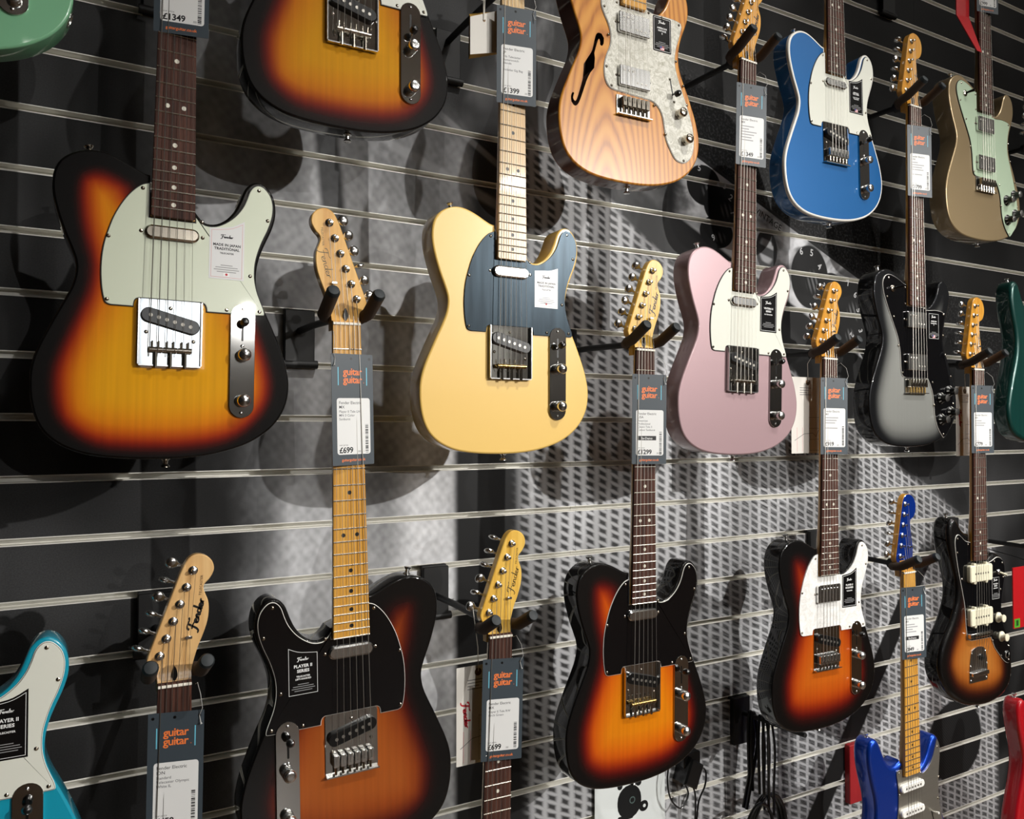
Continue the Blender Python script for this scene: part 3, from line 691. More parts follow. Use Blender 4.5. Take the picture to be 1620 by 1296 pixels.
    bm = {'rosewood': ROSEWOOD, 'maple': MAPLEB, 'amber': MAPLEA}[board]
    obj('fretboard', M(('fretboard', left), board_mb), bm, root)
    fm = M('fret', fret_mb)
    for d in frets(nfrets): obj('fret', fm, FRETM, root, (0, 0, (648 - d) * .001), (0, 0, 0), (2 * half_w(648 - d) * .001 * .99, 1, 1))
    dm = M('inlay_dot', lambda: MB().lathe([(3.1, 0), (3.1, .12)], seg=14))
    for n, dx in DOTS:
        z = 648 * (2 ** (-(n - 1) / 12) + 2 ** (-n / 12)) / 2
        obj('inlay_dot', dm, dots or (mat('dot_pearl', 'dcd8c8', .4) if board == 'rosewood' else mat('dot_black', '0a0a0a', .4)), root, (dx * .001, .00002, z * .001))
    part('nut', MB().box(-21.2, 21.2, -2.0, 4, 648, 651.6, .5), BONE, root)
    # headstock, tuners, string tree, lettering
    oH = [(x, z + 648) for x, z in (TELE_HEAD if head == 'tele' else STRAT_HEAD)]
    HF = 9.6
    if head_mat:
        hd = part('headstock', MB().prism(oH, HF + .25, HF + 13.6, 1.2), neck, root, left)
        hf = part('headstock_face', MB().prism(inset(oH if area(oH) > 0 else oH[::-1], .7), HF, HF + 3, .4), head_mat, root, left)
    else: hd = part('headstock', MB().prism(oH, HF, HF + 13.6, 1.2), neck, root, left)
    ink = mat('logo_ink_' + logo_ink, logo_ink, .4)
    if head == 'tele':
        t0, t1 = (-18.7, 41), (21.6, 153.4)
        logo(46, sx * 28.5, HF - .1, 648 + 92, ink, hd, R(-75) if not left else R(75), logo_bold)
        text('TELECASTER', sx * 33.5, HF - .1, 648 + 132, 4.4, ink, hd, .05, 'CENTER', roty=R(-86) if not left else R(86), space=1.15)
        tree = (16.8, 63)
    else:
        t0, t1 = (-19.5, 40), (1.5, 160)
        logo(42, sx * 18, HF - .1, 648 + 72, ink, hd, R(-82) if not left else R(82), logo_bold); tree = (12, 60)
    dx, dz = t1[0] - t0[0], t1[1] - t0[1]; L = math.hypot(dx, dz); ang = math.atan2(dx, dz)
    pmn, bmn = M('tuner_post', post_mb), M(('tuner_button', left), button_mb)
    posts = []
    for k in range(6):
        tx, tz = t0[0] + dx * k / 5, 648 + t0[1] + dz * k / 5; posts.append((tx, tz))
        tp = obj('tuner', pmn, CHROME, root, (sx * tx * .001, HF * .001, tz * .001))
        obj('tuner_button', bmn, hw, tp, (0, .0165, 0), (R(random.choice((0, 35, 70, 90, 20))), ang * sx, 0))
    part('string_tree', MB().tube([(tree[0], HF, 648 + tree[1]), (tree[0], HF - 6, 648 + tree[1])], 2, 8).box(tree[0] - 4.5, tree[0] + 4.5, HF - 6.6, HF - 5.4, 646 + tree[1], 650 + tree[1], .8), CHROME, root, left)
    part('truss_rod_slot', MB().prism(runs([(0, 654), (-3.6, 660), (-3, 667), (0, 674), (3, 667), (3.6, 660), (0, 654)]), HF - 5, HF + 2), BLACKP, root) if board != 'x' else None
    # strings
    zs = 0
    for k in range(6):
        xn = -17.2 + k * 34.4 / 5; xs_ = -26.5 + k * 53 / 5; r = (.62, .55, .46, .36, .30, .26)[k]
        tx, tz = posts[k]
        pts = [(tx + 2.6, HF - 7, tz), (xn, -2.3, 650), (xs_, -5.2, 1), (xs_, 4, -9)] if not (k >= 4) else [(tx + 2.6, HF - 7, tz), (tree[0] + (k - 4.5) * 4, HF - 4.5, 648 + tree[1]), (xn, -2.3, 650), (xs_, -5.2, 1), (xs_, 4, -9)]
        part('string', MB().tube(pts, r, 5), STEEL, root, left)
    # pickups
    pm_ = M('pole_piece', lambda: MB().lathe([(2.5, 0), (2.5, .5)], seg=12)); ps = M('pole_screw', lambda: MB().lathe([(2.2, 0), (2.2, .3), (1.2, .8)], seg=10))
    if pickups in ('tele', 'tele_hum'):
        if pickups == 'tele':
            part('neck_pickup', MB().prism(capsule(0, 160, 69, 18.5), -.5 + 1.5, 8, 2.4), hw if hw is not NICKEL else NICKEL, root, left)
            for q in (-39, 39): obj('pickup_screw', M('screw', screw_mb), NICKEL, root, (sx * q * .001, (gt + .1) * .001, .160))
        else:
            np_ = part('neck_pickup', MB().prism(rrect(-35, 35, 123, 161, 3), 0, 8, 1.2), CHROME, root)
            for q in range(6): obj('pole_screw', ps, CHROME, np_, ((-25 + q * 10) * .001, 0, .152))
            for q in (-38.5, 38.5): obj('pickup_screw', M('screw', screw_mb), NICKEL, root, (q * .001, gt * .001, .142))
        bp = part('bridge_pickup', MB().prism(capsule(0, 40, 76, 19.5, R(-14.5)), .6, 8, .8), BLACKP, root, left)
        for k in range(6):
            u = -26 + k * 10.4; obj('pole_piece', pm_, STEEL, bp, (sx * u * math.cos(R(14.5)) * .001, .0007, (40 - u * math.sin(R(14.5))) * .001))
    if pickups == 'hum2':
        for zc, side_ in ((148, 1), (49, -1)):
            hp = part('humbucker', MB().prism(rrect(-35.5, 35.5, zc - 19, zc + 19, 3), .2, 8, 1.2), CHROME, root)
            for q in range(6): obj('pole_screw', ps, STEEL, hp, ((-25 + q * 10) * .001, .0002, (zc + (9.5 if q < 3 else -9.5)) * .001))
            for q in (-38.8, 38.8): obj('pickup_screw', M('screw', screw_mb), NICKEL, root, (q * .001, gt * .001, zc * .001))
    if pickups == 'strat':
        for zc, rt in ((154, 0), (97, 0), (42, R(10))):
            sp_ = part('pickup_cover', MB().prism(capsule(0, zc, 84, 18, rt), -1.5, 8, 2), WHITEP, root)
            for q in range(6): obj('pole_piece', pm_, STEEL, sp_, ((-26 + q * 10.4) * .001, -.0014, (zc + (-26 + q * 10.4) * math.sin(rt)) * .001))
            for q in (-37, 37): obj('pickup_screw', M('screw', screw_mb), NICKEL, sp_, (q * .001, -.0015 + .003, zc * .001))
    if pickups == 'jm':
        for zc in (150, 44):
            jp = part('pickup_cover', MB().prism(rrect(-46, 46, zc - 20.5, zc + 20.5, 5), -3, 8, 2.2), CREAM, root)
            for q in range(6): obj('pole_piece', pm_, STEEL, jp, ((-26 + q * 10.4) * .001, -.0028, zc * .001))
            for q in (-24, 24):
                for e in (-21, 21): part('ear', MB().lathe([(5, 0), (5, 8), (3, 9)], (q, 7.5, zc + e)), CREAM, jp)
    # bridge
    bz = gt + 1.2 if bridge == 'jm' else FY
    blk = M('saddle_block', lambda: MB().box(-4.6, 4.6, -11, -1.5, -9, 9, 1.2)); scr = M('screw', screw_mb)
    if bridge in ('vintage', 'modern'):
        bp = part('bridge_plate', MB().prism(rrect(-40.5, 40.5, -22, 69.5, 5), FY - 1.6, FY, .4), PLATE, root, left)
        if bridge == 'vintage':
            wl = part('bridge_wall', MB().box(-40.5, -38.8, FY - 8, FY, -20, 68).box(38.8, 40.5, FY - 8, FY, -20, 68).box(-39, 39, FY - 8, FY, -22, -20.3), CHROME, bp)
            for q in (-18.5, 0, 18.5):
                s_ = part('saddle_barrel', MB().lathe([(3.6, -8.8), (3.6, 8.8)], (q, FY - 8.5, 0), (1, 0, 0), 12), mat('brass', 'b99a5e', .25, 1) if tuner_open else NICKEL, bp)
                part('saddle_screw', MB().tube([(q, FY - 8, -24), (q, FY - 8, 0)], 2.5, 8).tube([(q - 4, FY - 8, 0), (q - 4, FY - 9, 12)], 1.1, 6).tube([(q + 4, FY - 8, 0), (q + 4, FY - 9, 12)], 1.1, 6), NICKEL, s_)
        else:
            part('bridge_lip', MB().box(-40.5, 40.5, FY - 9, FY, -22, -20), CHROME, bp)
            for k in range(6):
                s_ = obj('saddle', blk, CHROME, bp, ((-26.5 + k * 10.6) * .001, (FY - 1.2) * .001, .002)); part('saddle_screw', MB().tube([(0, -6, -20), (0, -6, -8)], 2, 8), NICKEL, s_)
        for q, z in ((0, 58), (-30, 24), (30, 14)): obj('pickup_screw', scr, NICKEL, bp, (sx * q * .001, (FY - 1.6) * .001, z * .001))
    if bridge in ('hardtail', 'strat'):
        bp = part('bridge_plate', MB().prism(rrect(-39, 39, -24, 14, 2), FY - 2, FY, .5), CHROME, root)
        part('bridge_lip', MB().box(-39, 39, FY - 10, FY, -24, -22), CHROME, bp)
        for k in range(6):
            s_ = obj('saddle', blk, hw if bridge == 'strat' else NICKEL, bp, ((-26.5 + k * 10.6) * .001, (FY - 1.5) * .001, 0)); part('saddle_screw', MB().tube([(0, -6, -25), (0, -6, -8)], 2, 8), mat('brass', 'b99a5e', .25, 1) if pole else NICKEL, s_)
    if bridge == 'jm':
        bp = part('bridge_bar', MB().box(-46, 46, FY - 12, FY - 4, -6, 6, 2).tube([(-37, FY - 4, 0), (-37, FY, 0)], 4, 8).tube([(37, FY - 4, 0), (37, FY, 0)], 4, 8), CHROME, root)
        for k in range(6): part('saddle_barrel', MB().lathe([(3.8, -4.4), (3.8, 4.4)], (-26.5 + k * 10.6, FY - 11, 0), (1, 0, 0), 12), NICKEL, bp)
        tp = part('tremolo_plate', MB().prism(runs([(-20, -34), (-28, -40), (-33, -52), (-37, -80), (-38, -112)], [(-36, -117), (36, -117)], [(38, -112), (37, -80), (33, -52), (28, -40), (20, -34), (0, -31), (-20, -34)]), FY - 1.8, FY, .5), CHROME, root)
        part('string_anchor', MB().box(-33, 33, FY - 9, FY - 1, -100, -90, 1.5), CHROME, tp)
        part('tremolo_lock', MB().lathe([(8, 0), (8, 2), (4, 3), (4, 6)], (10, FY - 1.8, -58)), BLACKP, tp)
        for q in ((-28, -45), (28, -45), (-34, -75), (34, -75), (-32, -110), (32, -110)): obj('plate_screw', scr, CHROME, tp, (q[0] * .001, (FY - 1.8) * .001, q[1] * .001))
        for k in range(6): part('tail_string', MB().tube([(-26.5 + k * 10.6, -5, -1), (-20 + k * 8, FY - 7, -92)], .4, 5), STEEL, tp)
    # controls
    kn = M(('knob', knob_dome), lambda: knob_mb(dome=knob_dome))
    if controls == 'plate':
        cp = part('control_plate', MB().prism(capsule(95.5, -9, 34, 162), FY - 1.6 if not guard else FY - 3.4, FY, .5), PLATE, root, left); cy = FY - 3.4
        for z in (-1, -66): obj('knob', kn, CHROME, cp, (sx * .0962, (cy - .2) * .001, z * .001))
        part('switch_slot', MB().prism(capsule(95, 36, 3, 34), cy - .1, cy + .3), BLACKP, cp, left)
        sw = part('switch_lever', MB().tube([(95, cy, switch_z - 6), (95, cy - 14, switch_z)], 1.4, 8), CHROME, cp, left)
        part('switch_tip', MB().lathe([(3.2, -6), (5.8, -4), (6.2, 2), (4.5, 6), (1, 7.5)], (95, cy - 14, switch_z), Vector((.15, -1, .35)), 14), BLACKP, sw, left)
        for z in (65, 12, -83): obj('plate_screw', scr, CHROME, cp, (sx * .095, (cy) * .001, z * .001))
    if controls == 'deluxe':
        for q in ((95, -33), (129, -16), (97, -84), (133, -66)):
            k_ = obj('knob', M('amp_knob', amp_skirt_mb), BLACKP, root, (q[0] * .001, gt * .001, q[1] * .001))
            part('knob_cap', MB().lathe([(8.4, 16.5), (8.2, 18), (4, 18.6)], seg=20), CHROME, k_)
            for w in range(8):
                a = R(45 * w); part('knob_mark', MB().tube([(13.2 * math.cos(a), -2.1, 13.2 * math.sin(a)), (9.6 * math.cos(a), -6.1, 9.6 * math.sin(a))], .8, 5), WHITEP, k_)
        sw = part('switch_ring', MB().lathe([(8, 0), (8, 1.5), (5, 3.5), (3, 3.5)], (-80, gt, 216)), NICKEL, root)
        part('switch_tip', MB().tube([(-80, gt - 2, 216), (-76, gt - 12, 218), (-70, gt - 18, 220)], [2.2, 3, 3.8], 10), BLACKP if not pole else BLACKP, sw)
    if controls == 'thin':
        for q in ((109, 2), (124, -46)): obj('knob', kn, NICKEL, root, (q[0] * .001, gt * .001, q[1] * .001))
        part('switch_slot', MB().prism(capsule(92, 50, 3, 30, R(12)), gt - .1, gt + .5), BLACKP, root)
        part('switch_tip', MB().tube([(94, gt, 38), (95, gt - 9, 36)], 1.5, 8).lathe([(3.2, -6), (5.8, -4), (6.2, 2), (4.5, 6), (1, 7.5)], (95, gt - 14, 35), Vector((.2, -1, .1)), 14), BLACKP, root)
        for q in ((88, 66), (98, 24)): obj('switch_screw', scr, NICKEL, root, (q[0] * .001, gt * .001, q[1] * .001))
    if controls == 'strat':
        for q in ((72, 22), (98, -16), (112, -48)): obj('knob', kn, WHITEP, root, (q[0] * .001, gt * .001, q[1] * .001))
        part('switch_slot', MB().prism(capsule(82, 62, 3, 30, R(20)), gt - .1, gt + .5), BLACKP, root)
        part('switch_tip', MB().tube([(85, gt, 72), (86, gt - 13, 74)], [1.5, 3], 8), WHITEP, root)
    if controls == 'jm':
        jk = M('witch_hat_knob', lambda: MB().lathe([(13, 0), (13, 2), (9, 5), (7.5, 10), (9.5, 13), (9, 15), (2, 16)], seg=20))
        for q in ((84, 31), (97, -18)): obj('knob', jk, CREAM, root, (q[0] * .001, gt * .001, q[1] * .001))
        part('jack_cup', MB().lathe([(10, 0), (10, 1.2), (7, 2.5), (6, -2)], (121, gt, -66)), CHROME, root)
        sw = part('switch_ring', MB().lathe([(7, 0), (7, 2), (4, 4)], (88, gt, 144)), CHROME, root); part('switch_tip', MB().tube([(88, gt - 2, 144), (96, gt - 16, 138)], [2, 3.6], 10), CREAM, sw)
    if stick: sticker(root, sx, gt - .05, **stick)
    return root

# ------------------------------------------------------------------ finishes
EDGE3 = mat('white_ply', 'e9e6de', .35); EDGEB = mat('black_ply', '121212', .35)
MINT = mat('mint_guard', 'cfd6bf', .28, 0, .3); PARCH = mat('parchment_guard', 'dfe0d4', .28, 0, .3); MINT2 = mat('pale_green_guard', 'b9cdb2', .25, 0, .4)
BLKG = mat('black_guard', '08080a', .12, 0, .5); SILVG = mat('anodised_silver_guard', 'b4b0a6', .3, .85, stretch=(3, 1, 200), noise=.05, nscale=3)
BLKA = mat('anodised_black_guard', '1a2126', .3, .9, noise=.3, nscale=2.2, stretch=(40, 1, 3))
PEARL_G = pearl('grey_pearl_guard', 'a9a695', 'e4e2d8'); PEARL_W = pearl('white_pearl_guard', 'd4d2cc', 'f0efec', 40)
BURST1 = burst('gold_three_tone_burst', 'dc9a10', 'd27406', '9c1d06', widths=(.14, .27, .44, .72))
BURST3 = burst('three_tone_burst', 'c98a06', 'c06a04', '7c1408', widths=(.17, .33, .5, .85))
BURST4 = burst('deep_orange_burst', '9c4e18', '88390c', '4c0a04', widths=(.24, .40, .58, .85))
BURST8 = burst('bright_orange_burst', 'd27806', 'c85204', '7a0c04', widths=(.2, .37, .56, .88))
BURST12 = burst('fiery_orange_burst', 'b4560e', 'a83e06', '6c0c04', widths=(.26, .45, .66, .95))
BURSTJ = burst('brown_sunburst', 'a8682a', '9a5218', '3c1006', widths=(.2, .38, .58, .88))
BURSTG = burst('pewter_burst', 'a3a49f', '989994', '6c6d6b', dark='1b1c1e', widths=(.10, .22, .40, .6), grain=.02)
for n_ in ('pewter_burst',):
    p_ = BURSTG.node_tree.nodes['Principled BSDF']; p_.inputs['Metallic'].default_value = .7; p_.inputs['Roughness'].default_value = .38
YELLOW = mat('butterscotch_lacquer', 'efc66c', .35, 0, 1); SEAF = mat('surf_green_lacquer', '86c79a', .3, 0, 1); TURQ = mat('turquoise_lacquer', '0f93ad', .3, 0, 1)
PINK = mat('burgundy_mist_metallic', 'ab8e92', .38, .3, 1, flake=.03); BLUE = mat('lake_blue_metallic', '015a98', .36, .35, 1, flake=.06); GOLD = mat('shoreline_gold_metallic', 'a08b68', .36, .55, 1, flake=.03)
STRATB = mat('royal_blue_metallic', '0a3fae', .3, .7, 1, flake=.04); GREEN = mat('emerald_lacquer', '06403a', .3, .3, 1, noise=.2, nscale=2, stretch=(40, 1, 2)); RED = mat('fiesta_red_lacquer', 'b30f1c', .3, 0, 1)
ASH = ash_wood(); WALNUT = wood('brown_ash_side', '4a2410', '6d3a1b', .3, 1, (30, 4, 4)); OLYW = mat('olympic_white_lacquer', 'ddd8c6', .3, 0, 1); BIRCH = mat('pale_green_lacquer', 'b6c8a4', .3, 0, 1)

# ------------------------------------------------------------------ the guitars
def st(kind, *lines, **k): return dict(kind=kind, lines=lines, **k)
G1 = guitar('electric_guitar', 'three-tone sunburst guitar with mint pickguard and white inspection sticker, left side of the wall', (.122, 1.703), 1.1677, -.73, BURST1, guard_mat=MINT, ply=EDGEB, neck=NECKA, hw=NICKEL, knob_dome=2.5,
            stick=st('white', ('MADE IN JAPAN', 5.0, .18), ('TRADITIONAL', 5.0, .18), ('TELECASTER', 3.2, .1), flag='sun'))
G2 = guitar('electric_guitar', 'surf green guitar cut off at the top left corner', (-.160, 2.21), 1.17, 0, SEAF, guard_mat=MINT, ply=EDGEB)
G3 = guitar('electric_guitar', 'sunburst guitar with white pickguard cut off by the top edge, beside the butterscotch guitar', (.3756, 2.2007), 1.165, .2, BURST3, guard_mat=PARCH, ply=EDGEB, switch_z=22, knob_dome=.3)
G4 = guitar('electric_guitar', 'left-handed sunburst guitar with black pickguard and maple neck', (.379, 1.104), 1.1607, 1.19, BURST4, guard_mat=BLKG, ply=EDGE3, board='amber', neck=wood('honey_neck', 'd0973f', 'eab964', .3, .7, (60, 30, 2.5)), left=True, bridge='modern', knob_dome=.3, switch_z=46, logo_ink='6b5a35',
            stick=st('black', ('PLAYER II', 6.2, .2), ('SERIES', 6.2, .2), ('TELECASTER', 3.4, .1), ('LEFT-HANDED', 3.4, .1), z1=168, zt=180), nfrets=22, logo_bold=.035)
G5 = guitar('electric_guitar', 'butterscotch yellow guitar with black anodised pickguard and pale maple neck', (.655, 1.701), 1.1707, -.25, YELLOW, guard_mat=BLKA, board='maple', neck=NECKA, tuner_open=True, knob_dome=2.5, switch_z=40,
            stick=st('white', ('MADE IN JAPAN', 5.0, .18), ('TRADITIONAL', 5.0, .18), ('TELECASTER', 3.2, .1), flag='sun', z1=168, zt=176))
G6 = guitar('semi_hollow_guitar', 'natural ash semi-hollow guitar with f-hole and grey pearl pickguard', (.9147, 2.1975), 1.165, .6, ASH, guard='thin', guard_mat=PEARL_G, ply=EDGE3, board='amber', neck=NECKA, bridge='hardtail', pickups='hum2', controls='thin', knob_dome=.4, side=WALNUT,
            stick=st('black', ('AMERICAN', 4.6, .12), ('VINTAGE', 4.6, .12), ('II', 4.6, .12), z1=181, zt=181, z0=114, x0=48, x1=92, flag='stripes'))
G7 = guitar('electric_guitar', 'dusty pink metallic guitar with white pickguard', (1.182, 1.690), 1.1609, -1.51, PINK, guard_mat=PARCH, ply=EDGEB, neck=NECKA, knob_dome=1,
            stick=st('black', ('VINTERA II', 5.2, .15), ('SERIES', 5.2, .15), ('60s TELECASTER', 3.0, .1)))
G8 = guitar('electric_guitar', 'glossy sunburst guitar with black pickguard and rosewood neck, above the white card', (.931, 1.092), 1.1684, -.67, BURST8, guard_mat=BLKG, ply=EDGE3, neck=NECKG, knob_dome=2.5, nfrets=22, tuner_open=True)
G9 = guitar('electric_guitar', 'bright blue guitar with white binding and pale pickguard', (1.505, 2.210), 1.1894, 1.15, BLUE, guard_mat=PARCH, ply=EDGEB, neck=NECKA, bridge='modern', binding=EDGE3, knob_dome=.4, nfrets=22,
            stick=st('black', ('AMERICAN', 3.4, .1), ('ULTRA', 6.4, .2), ('LUXE VINTAGE', 3.0, .08), ('TELECASTER', 3.0, .1), flag='stripes'))
G10 = guitar('electric_guitar', 'pewter grey guitar with black pickguard and four amp-style knobs', (1.731, 1.700), 1.1551, .08, BURSTG, guard='deluxe', guard_mat=BLKG, ply=EDGE3, neck=NECKA, bridge='hardtail', pickups='hum2', controls='deluxe', head='strat', pole='brass',
             stick=st('black', ('AMERICAN', 4.2, .12), ('PROFESSIONAL', 3.2, .1), ('II', 4, .1), z0=106, z1=170, zt=170, x0=50, x1=92, flag='stripes'))
G11 = guitar('electric_guitar', 'tan gold guitar with pale green pickguard and black knobs at the right edge', (2.046, 2.222), 1.1698, .78, GOLD, guard='deluxe', guard_mat=MINT2, ply=EDGEB, neck=mat('gold_painted_neck', '9a8158', .36, .5, 1), bridge='hardtail', pickups='hum2', controls='deluxe', head='strat')
G12 = guitar('electric_guitar', 'orange sunburst guitar with white pearl pickguard and neck humbucker', (1.440, 1.097), 1.1722, -.89, BURST12, guard_mat=PEARL_W, neck=NECKA, bridge='modern', pickups='tele_hum', knob_dome=2.5, nfrets=22,
             stick=st('black', ('PLAYER II', 5.4, .15), ('MODIFIED', 5.4, .15), ('TELECASTER', 3.2, .1)))
G13 = guitar('offset_guitar', 'brown sunburst offset guitar with cream pickups and tremolo plate', (1.960, 1.090), 1.1500, -.22, BURSTJ, body='jm', guard='jm', guard_mat=BLKG, ply=EDGE3, neck=NECKA, bridge='jm', pickups='jm', controls='jm', head='strat',
             stick=st('black', ('PLAYER II', 4.6, .12), ('SERIES', 4.6, .12), ('JAZZMASTER', 3.0, .1), x0=56, x1=92, z0=76, z1=134, zt=134))
G14 = guitar('electric_guitar', 'royal blue double-cutaway guitar with silver pickguard and blue headstock', (1.728, .609), 1.1758, .63, STRATB, body='strat', guard='strat', guard_mat=SILVG, board='amber', neck=NECKA, bridge='strat', pickups='strat', controls='strat', head='strat', head_mat=STRATB, logo_ink='0a1a50', hw=CHROME)
G15 = guitar('electric_guitar', 'dark emerald green guitar cut off by the right edge', (2.295, 1.70), 1.165, 0, GREEN, body='strat', guard='strat', guard_mat=PARCH, ply=EDGEB, neck=NECKA, bridge='strat', pickups='strat', controls='strat', head='strat')
G16 = guitar('electric_guitar', 'white guitar of which only the pale maple headstock and neck top show, lower left', (.1247, .600), 1.168, -.6, OLYW, guard_mat=PARCH, ply=EDGEB, neck=NECKN, bridge='modern', logo_ink='0c0a08', logo_bold=.085, knob_dome=.4)
G17 = guitar('electric_guitar', 'turquoise guitar with white pickguard at the lower left corner', (-.133, 1.081), 1.168, 0, TURQ, guard_mat=PARCH, ply=EDGE3, bridge='modern', knob_dome=.4,
             stick=st('black', ('PLAYER II', 6.2, .2), ('SERIES', 6.2, .2), ('TELECASTER', 3.4, .1)))
G18 = guitar('electric_guitar', 'pale green guitar of which only the headstock and tagged neck show, bottom centre', (.618, .601), 1.1703, -1.39, BIRCH, guard_mat=BLKG, ply=EDGE3, neck=NECKG, bridge='modern', logo_ink='4a3a1c', logo_bold=.045, knob_dome=.4)
G19 = guitar('electric_guitar', 'bright red guitar cut off at the bottom right corner', (2.313, .603), 1.17, 0, RED, body='strat', guard='strat', guard_mat=PARCH, ply=EDGEB, neck=NECKA, bridge='strat', pickups='strat', controls='strat', head='strat')

# ------------------------------------------------------------------ hangers
def hanger(g, label):
    Mx = g.matrix_basis; nut = Mx @ Vector((0, 0, .648)); yk = nut.z + .020
    # top edge of the plate hooks into the nearest slot above the arm
    k = round((yk + .028 - Z0) / P); zt = Z0 + k * P
    t = thing('guitar_hanger', label, 'guitar hanger', (nut.x, 0, zt), group='slat wall guitar hangers')
    part('wall_plate', MB().prism(rrect(-27, 27, -103, 2, 3), -14, -1.2, 1.5), HANGM, t)
    part('slot_hook', MB().box(-26, 26, -3, 7, -3.6, 3.4), HANGM, t)
    part('lock_roller', MB().lathe([(7.5, -33), (7.5, 33)], (0, -9, -96), (1, 0, 0), 14), HANGM, t)
    zz = (yk - zt) * 1000; za = max(min(zz, -12), -80); yf = nut.y * 1000
    part('arm', MB().tube([(0, -10, za), (0, yf * .35, za), (0, yf + 48, zz - 4), (0, yf + 30, zz - 4)], 6.2, 10), HANGM, t)
    part('swivel', MB().lathe([(12, 0), (12, 20), (9, 26)], (0, yf + 52, zz - 4), (0, -1, 0), 14), HANGM, t)
    part('yoke', MB().tube([(-32, yf + 12, zz - 3), (-27, yf + 25, zz - 6), (-12, yf + 33, zz - 7), (12, yf + 33, zz - 7), (27, yf + 25, zz - 6), (32, yf + 12, zz - 3)], 9.5, 12), FOAM, t)
    for s in (-1, 1):
        a = part('sleeve', MB().tube([(s * 31, yf + 16, zz - 4), (s * 33, yf - 2, zz - 1), (s * 34, yf - 42, zz + 20)], [9.5, 10, 10], 14), FOAM, t)
        d = Vector((s * 1, -40, 21)).normalized()
        part('end_cap', MB().lathe([(9.9, 0), (10.1, 4), (8, 8), (3, 9)], (s * 34, yf - 41, zz + 19.4), d, 14), RUBBER, a)
HL = {G1: 'hanger carrying the left sunburst guitar with the mint pickguard', G3: 'hanger carrying the sunburst guitar at the top edge', G4: 'black hanger with brown foam arms under the left-handed maple headstock', G5: 'hanger carrying the butterscotch guitar', G6: 'hanger carrying the natural ash guitar',
      G7: 'black hanger holding the headstock above the dusty pink guitar', G8: 'black hanger holding the golden headstock between butterscotch and pink guitars', G9: 'hanger carrying the bright blue guitar', G10: 'black hanger holding the headstock above the pewter grey guitar', G11: 'hanger carrying the tan gold guitar',
      G12: 'black hanger holding the headstock beside the pewter grey guitar body', G13: 'black hanger holding the headstock beside the emerald green guitar', G14: 'black hanger holding the blue headstock', G15: 'hanger carrying the emerald green guitar', G16: 'black hanger with foam arms under the pale headstock at lower left', G18: 'black hanger with foam arms under the bottom centre headstock',
      G17: 'hanger carrying the turquoise guitar', G19: 'hanger carrying the bright red guitar', G2: 'hanger carrying the surf green guitar'}
for g, l in HL.items(): hanger(g, l)

# ------------------------------------------------------------------ price tags
CARD = mat('slate_card', '3a434a', .45); LABELP = mat('white_label', 'e4e4e2', .5); ORANGE = mat('orange_ink', 'f07c3a', .5); CYAN = mat('cyan_ink', '6ec3dc', .5); INK = mat('black_ink', '111113', .5); GREYI = mat('grey_ink', '5a5a5e', .5)
TIE = mat('clear_tie', 'd6d6d2', .3, trans=.4)
def price_tag(g, label, price, lines, dz=-40, dx=3, flip=1, demo=False, tilt=12):
    t = thing('price_tag', label, 'price tag', group='shop price tags')
    # tucked behind the heaviest string and over the others
    t.matrix_basis = g.matrix_basis @ Matrix.Translation((0, -.0055, .648 + dz * .001)) @ Matrix.Rotation(R(-tilt * flip), 4, 'Z') @ Matrix.Translation((dx * .001, 0, 0))
    off = .6
    o = rrect(-35, 35, -166, 0, 1.5)
    part('card', MB().prism(o, -.25, .25), CARD, t)
    for hx in (-29, -2, 29): part('punch_hole', MB().lathe([(2.1, 0), (2.1, .04)], (hx, -.26, -7), seg=10), BLACKP, t)
    for ln in (-24, 24): part('cyan_stripe', MB().box(ln - .7, ln + .7, -.32, -.26, -47, -20), CYAN, t)
    for k, z in enumerate((-31.5, -43.5)): text('guitar', 0, -.32, z, 15, ORANGE, t, .28, name='brand_lettering', space=.92)
    text('.', 19, -.32, -43.5, 8, ORANGE, t, .1, name='brand_lettering')
    lb = part('label', MB().prism(rrect(-27, 29, -150, -66, 4), -.34, -.2), LABELP, t)
    z = -75
    for i, s in enumerate(lines):
        if s.startswith('~'):
            part('print_line', MB().box(-23.5, -23.5 + int(s[1:]), -.4, -.36, z, z + 2.0), mat('faint_ink', '9a9a9c', .5), lb); z -= 5.6; continue
        text(s, -23.5, -.4, z, 6.2 if i < 2 else 5.2, INK if i < 2 else GREYI, lb, .02, 'LEFT'); z -= 6.4 if i < 2 else 5.6
    if demo:
        part('demo_flash', MB().box(-24, 14, -.40, -.36, -122, -114), INK, lb); text('Ex-Demo', -5, -.46, -120.3, 6, LABELP, lb, .08)
    text('our price', -23.5, -.4, -137, 3.8, GREYI, lb, 0, 'LEFT')
    text('\u00a3' + price, -24, -.4, -147.5, 12, INK, lb, .32, 'LEFT', space=.95); text('.00', -24 + 7.6 * (len(price) + 1), -.4, -147.5, 4.6, GREYI, lb, 0, 'LEFT')
    rnd = random.Random(price); bz = -148; b = MB()
    while bz < -106:
        w = rnd.choice((.6, 1.2, 1.8)); b.box(20.5, 25.5, -.40, -.37, bz, bz + w); bz += w + rnd.choice((.6, 1.0, 1.5))
    bc = part('barcode', b, INK, lb); bc['kind'] = 'stuff'
    text('guitarguitar.co.uk', 0, -.32, -160, 6.0, ORANGE, t, .06, space=.95)
    s = flip
    part('tie_loop', MB().tube([(s * 29, -.4, -7), (s * 33, -5, 4), (s * 30, -2, 22), (s * 25, 10, 34), (s * 22, 18, 30)], .45, 5), TIE, t)
    part('tie_bead', MB().tube([(s * 29, -.6, -7), (s * 31, -3, -16), (s * 32, -3.5, -18)], [.5, .7, 1.5], 6), TIE, t)
    return t
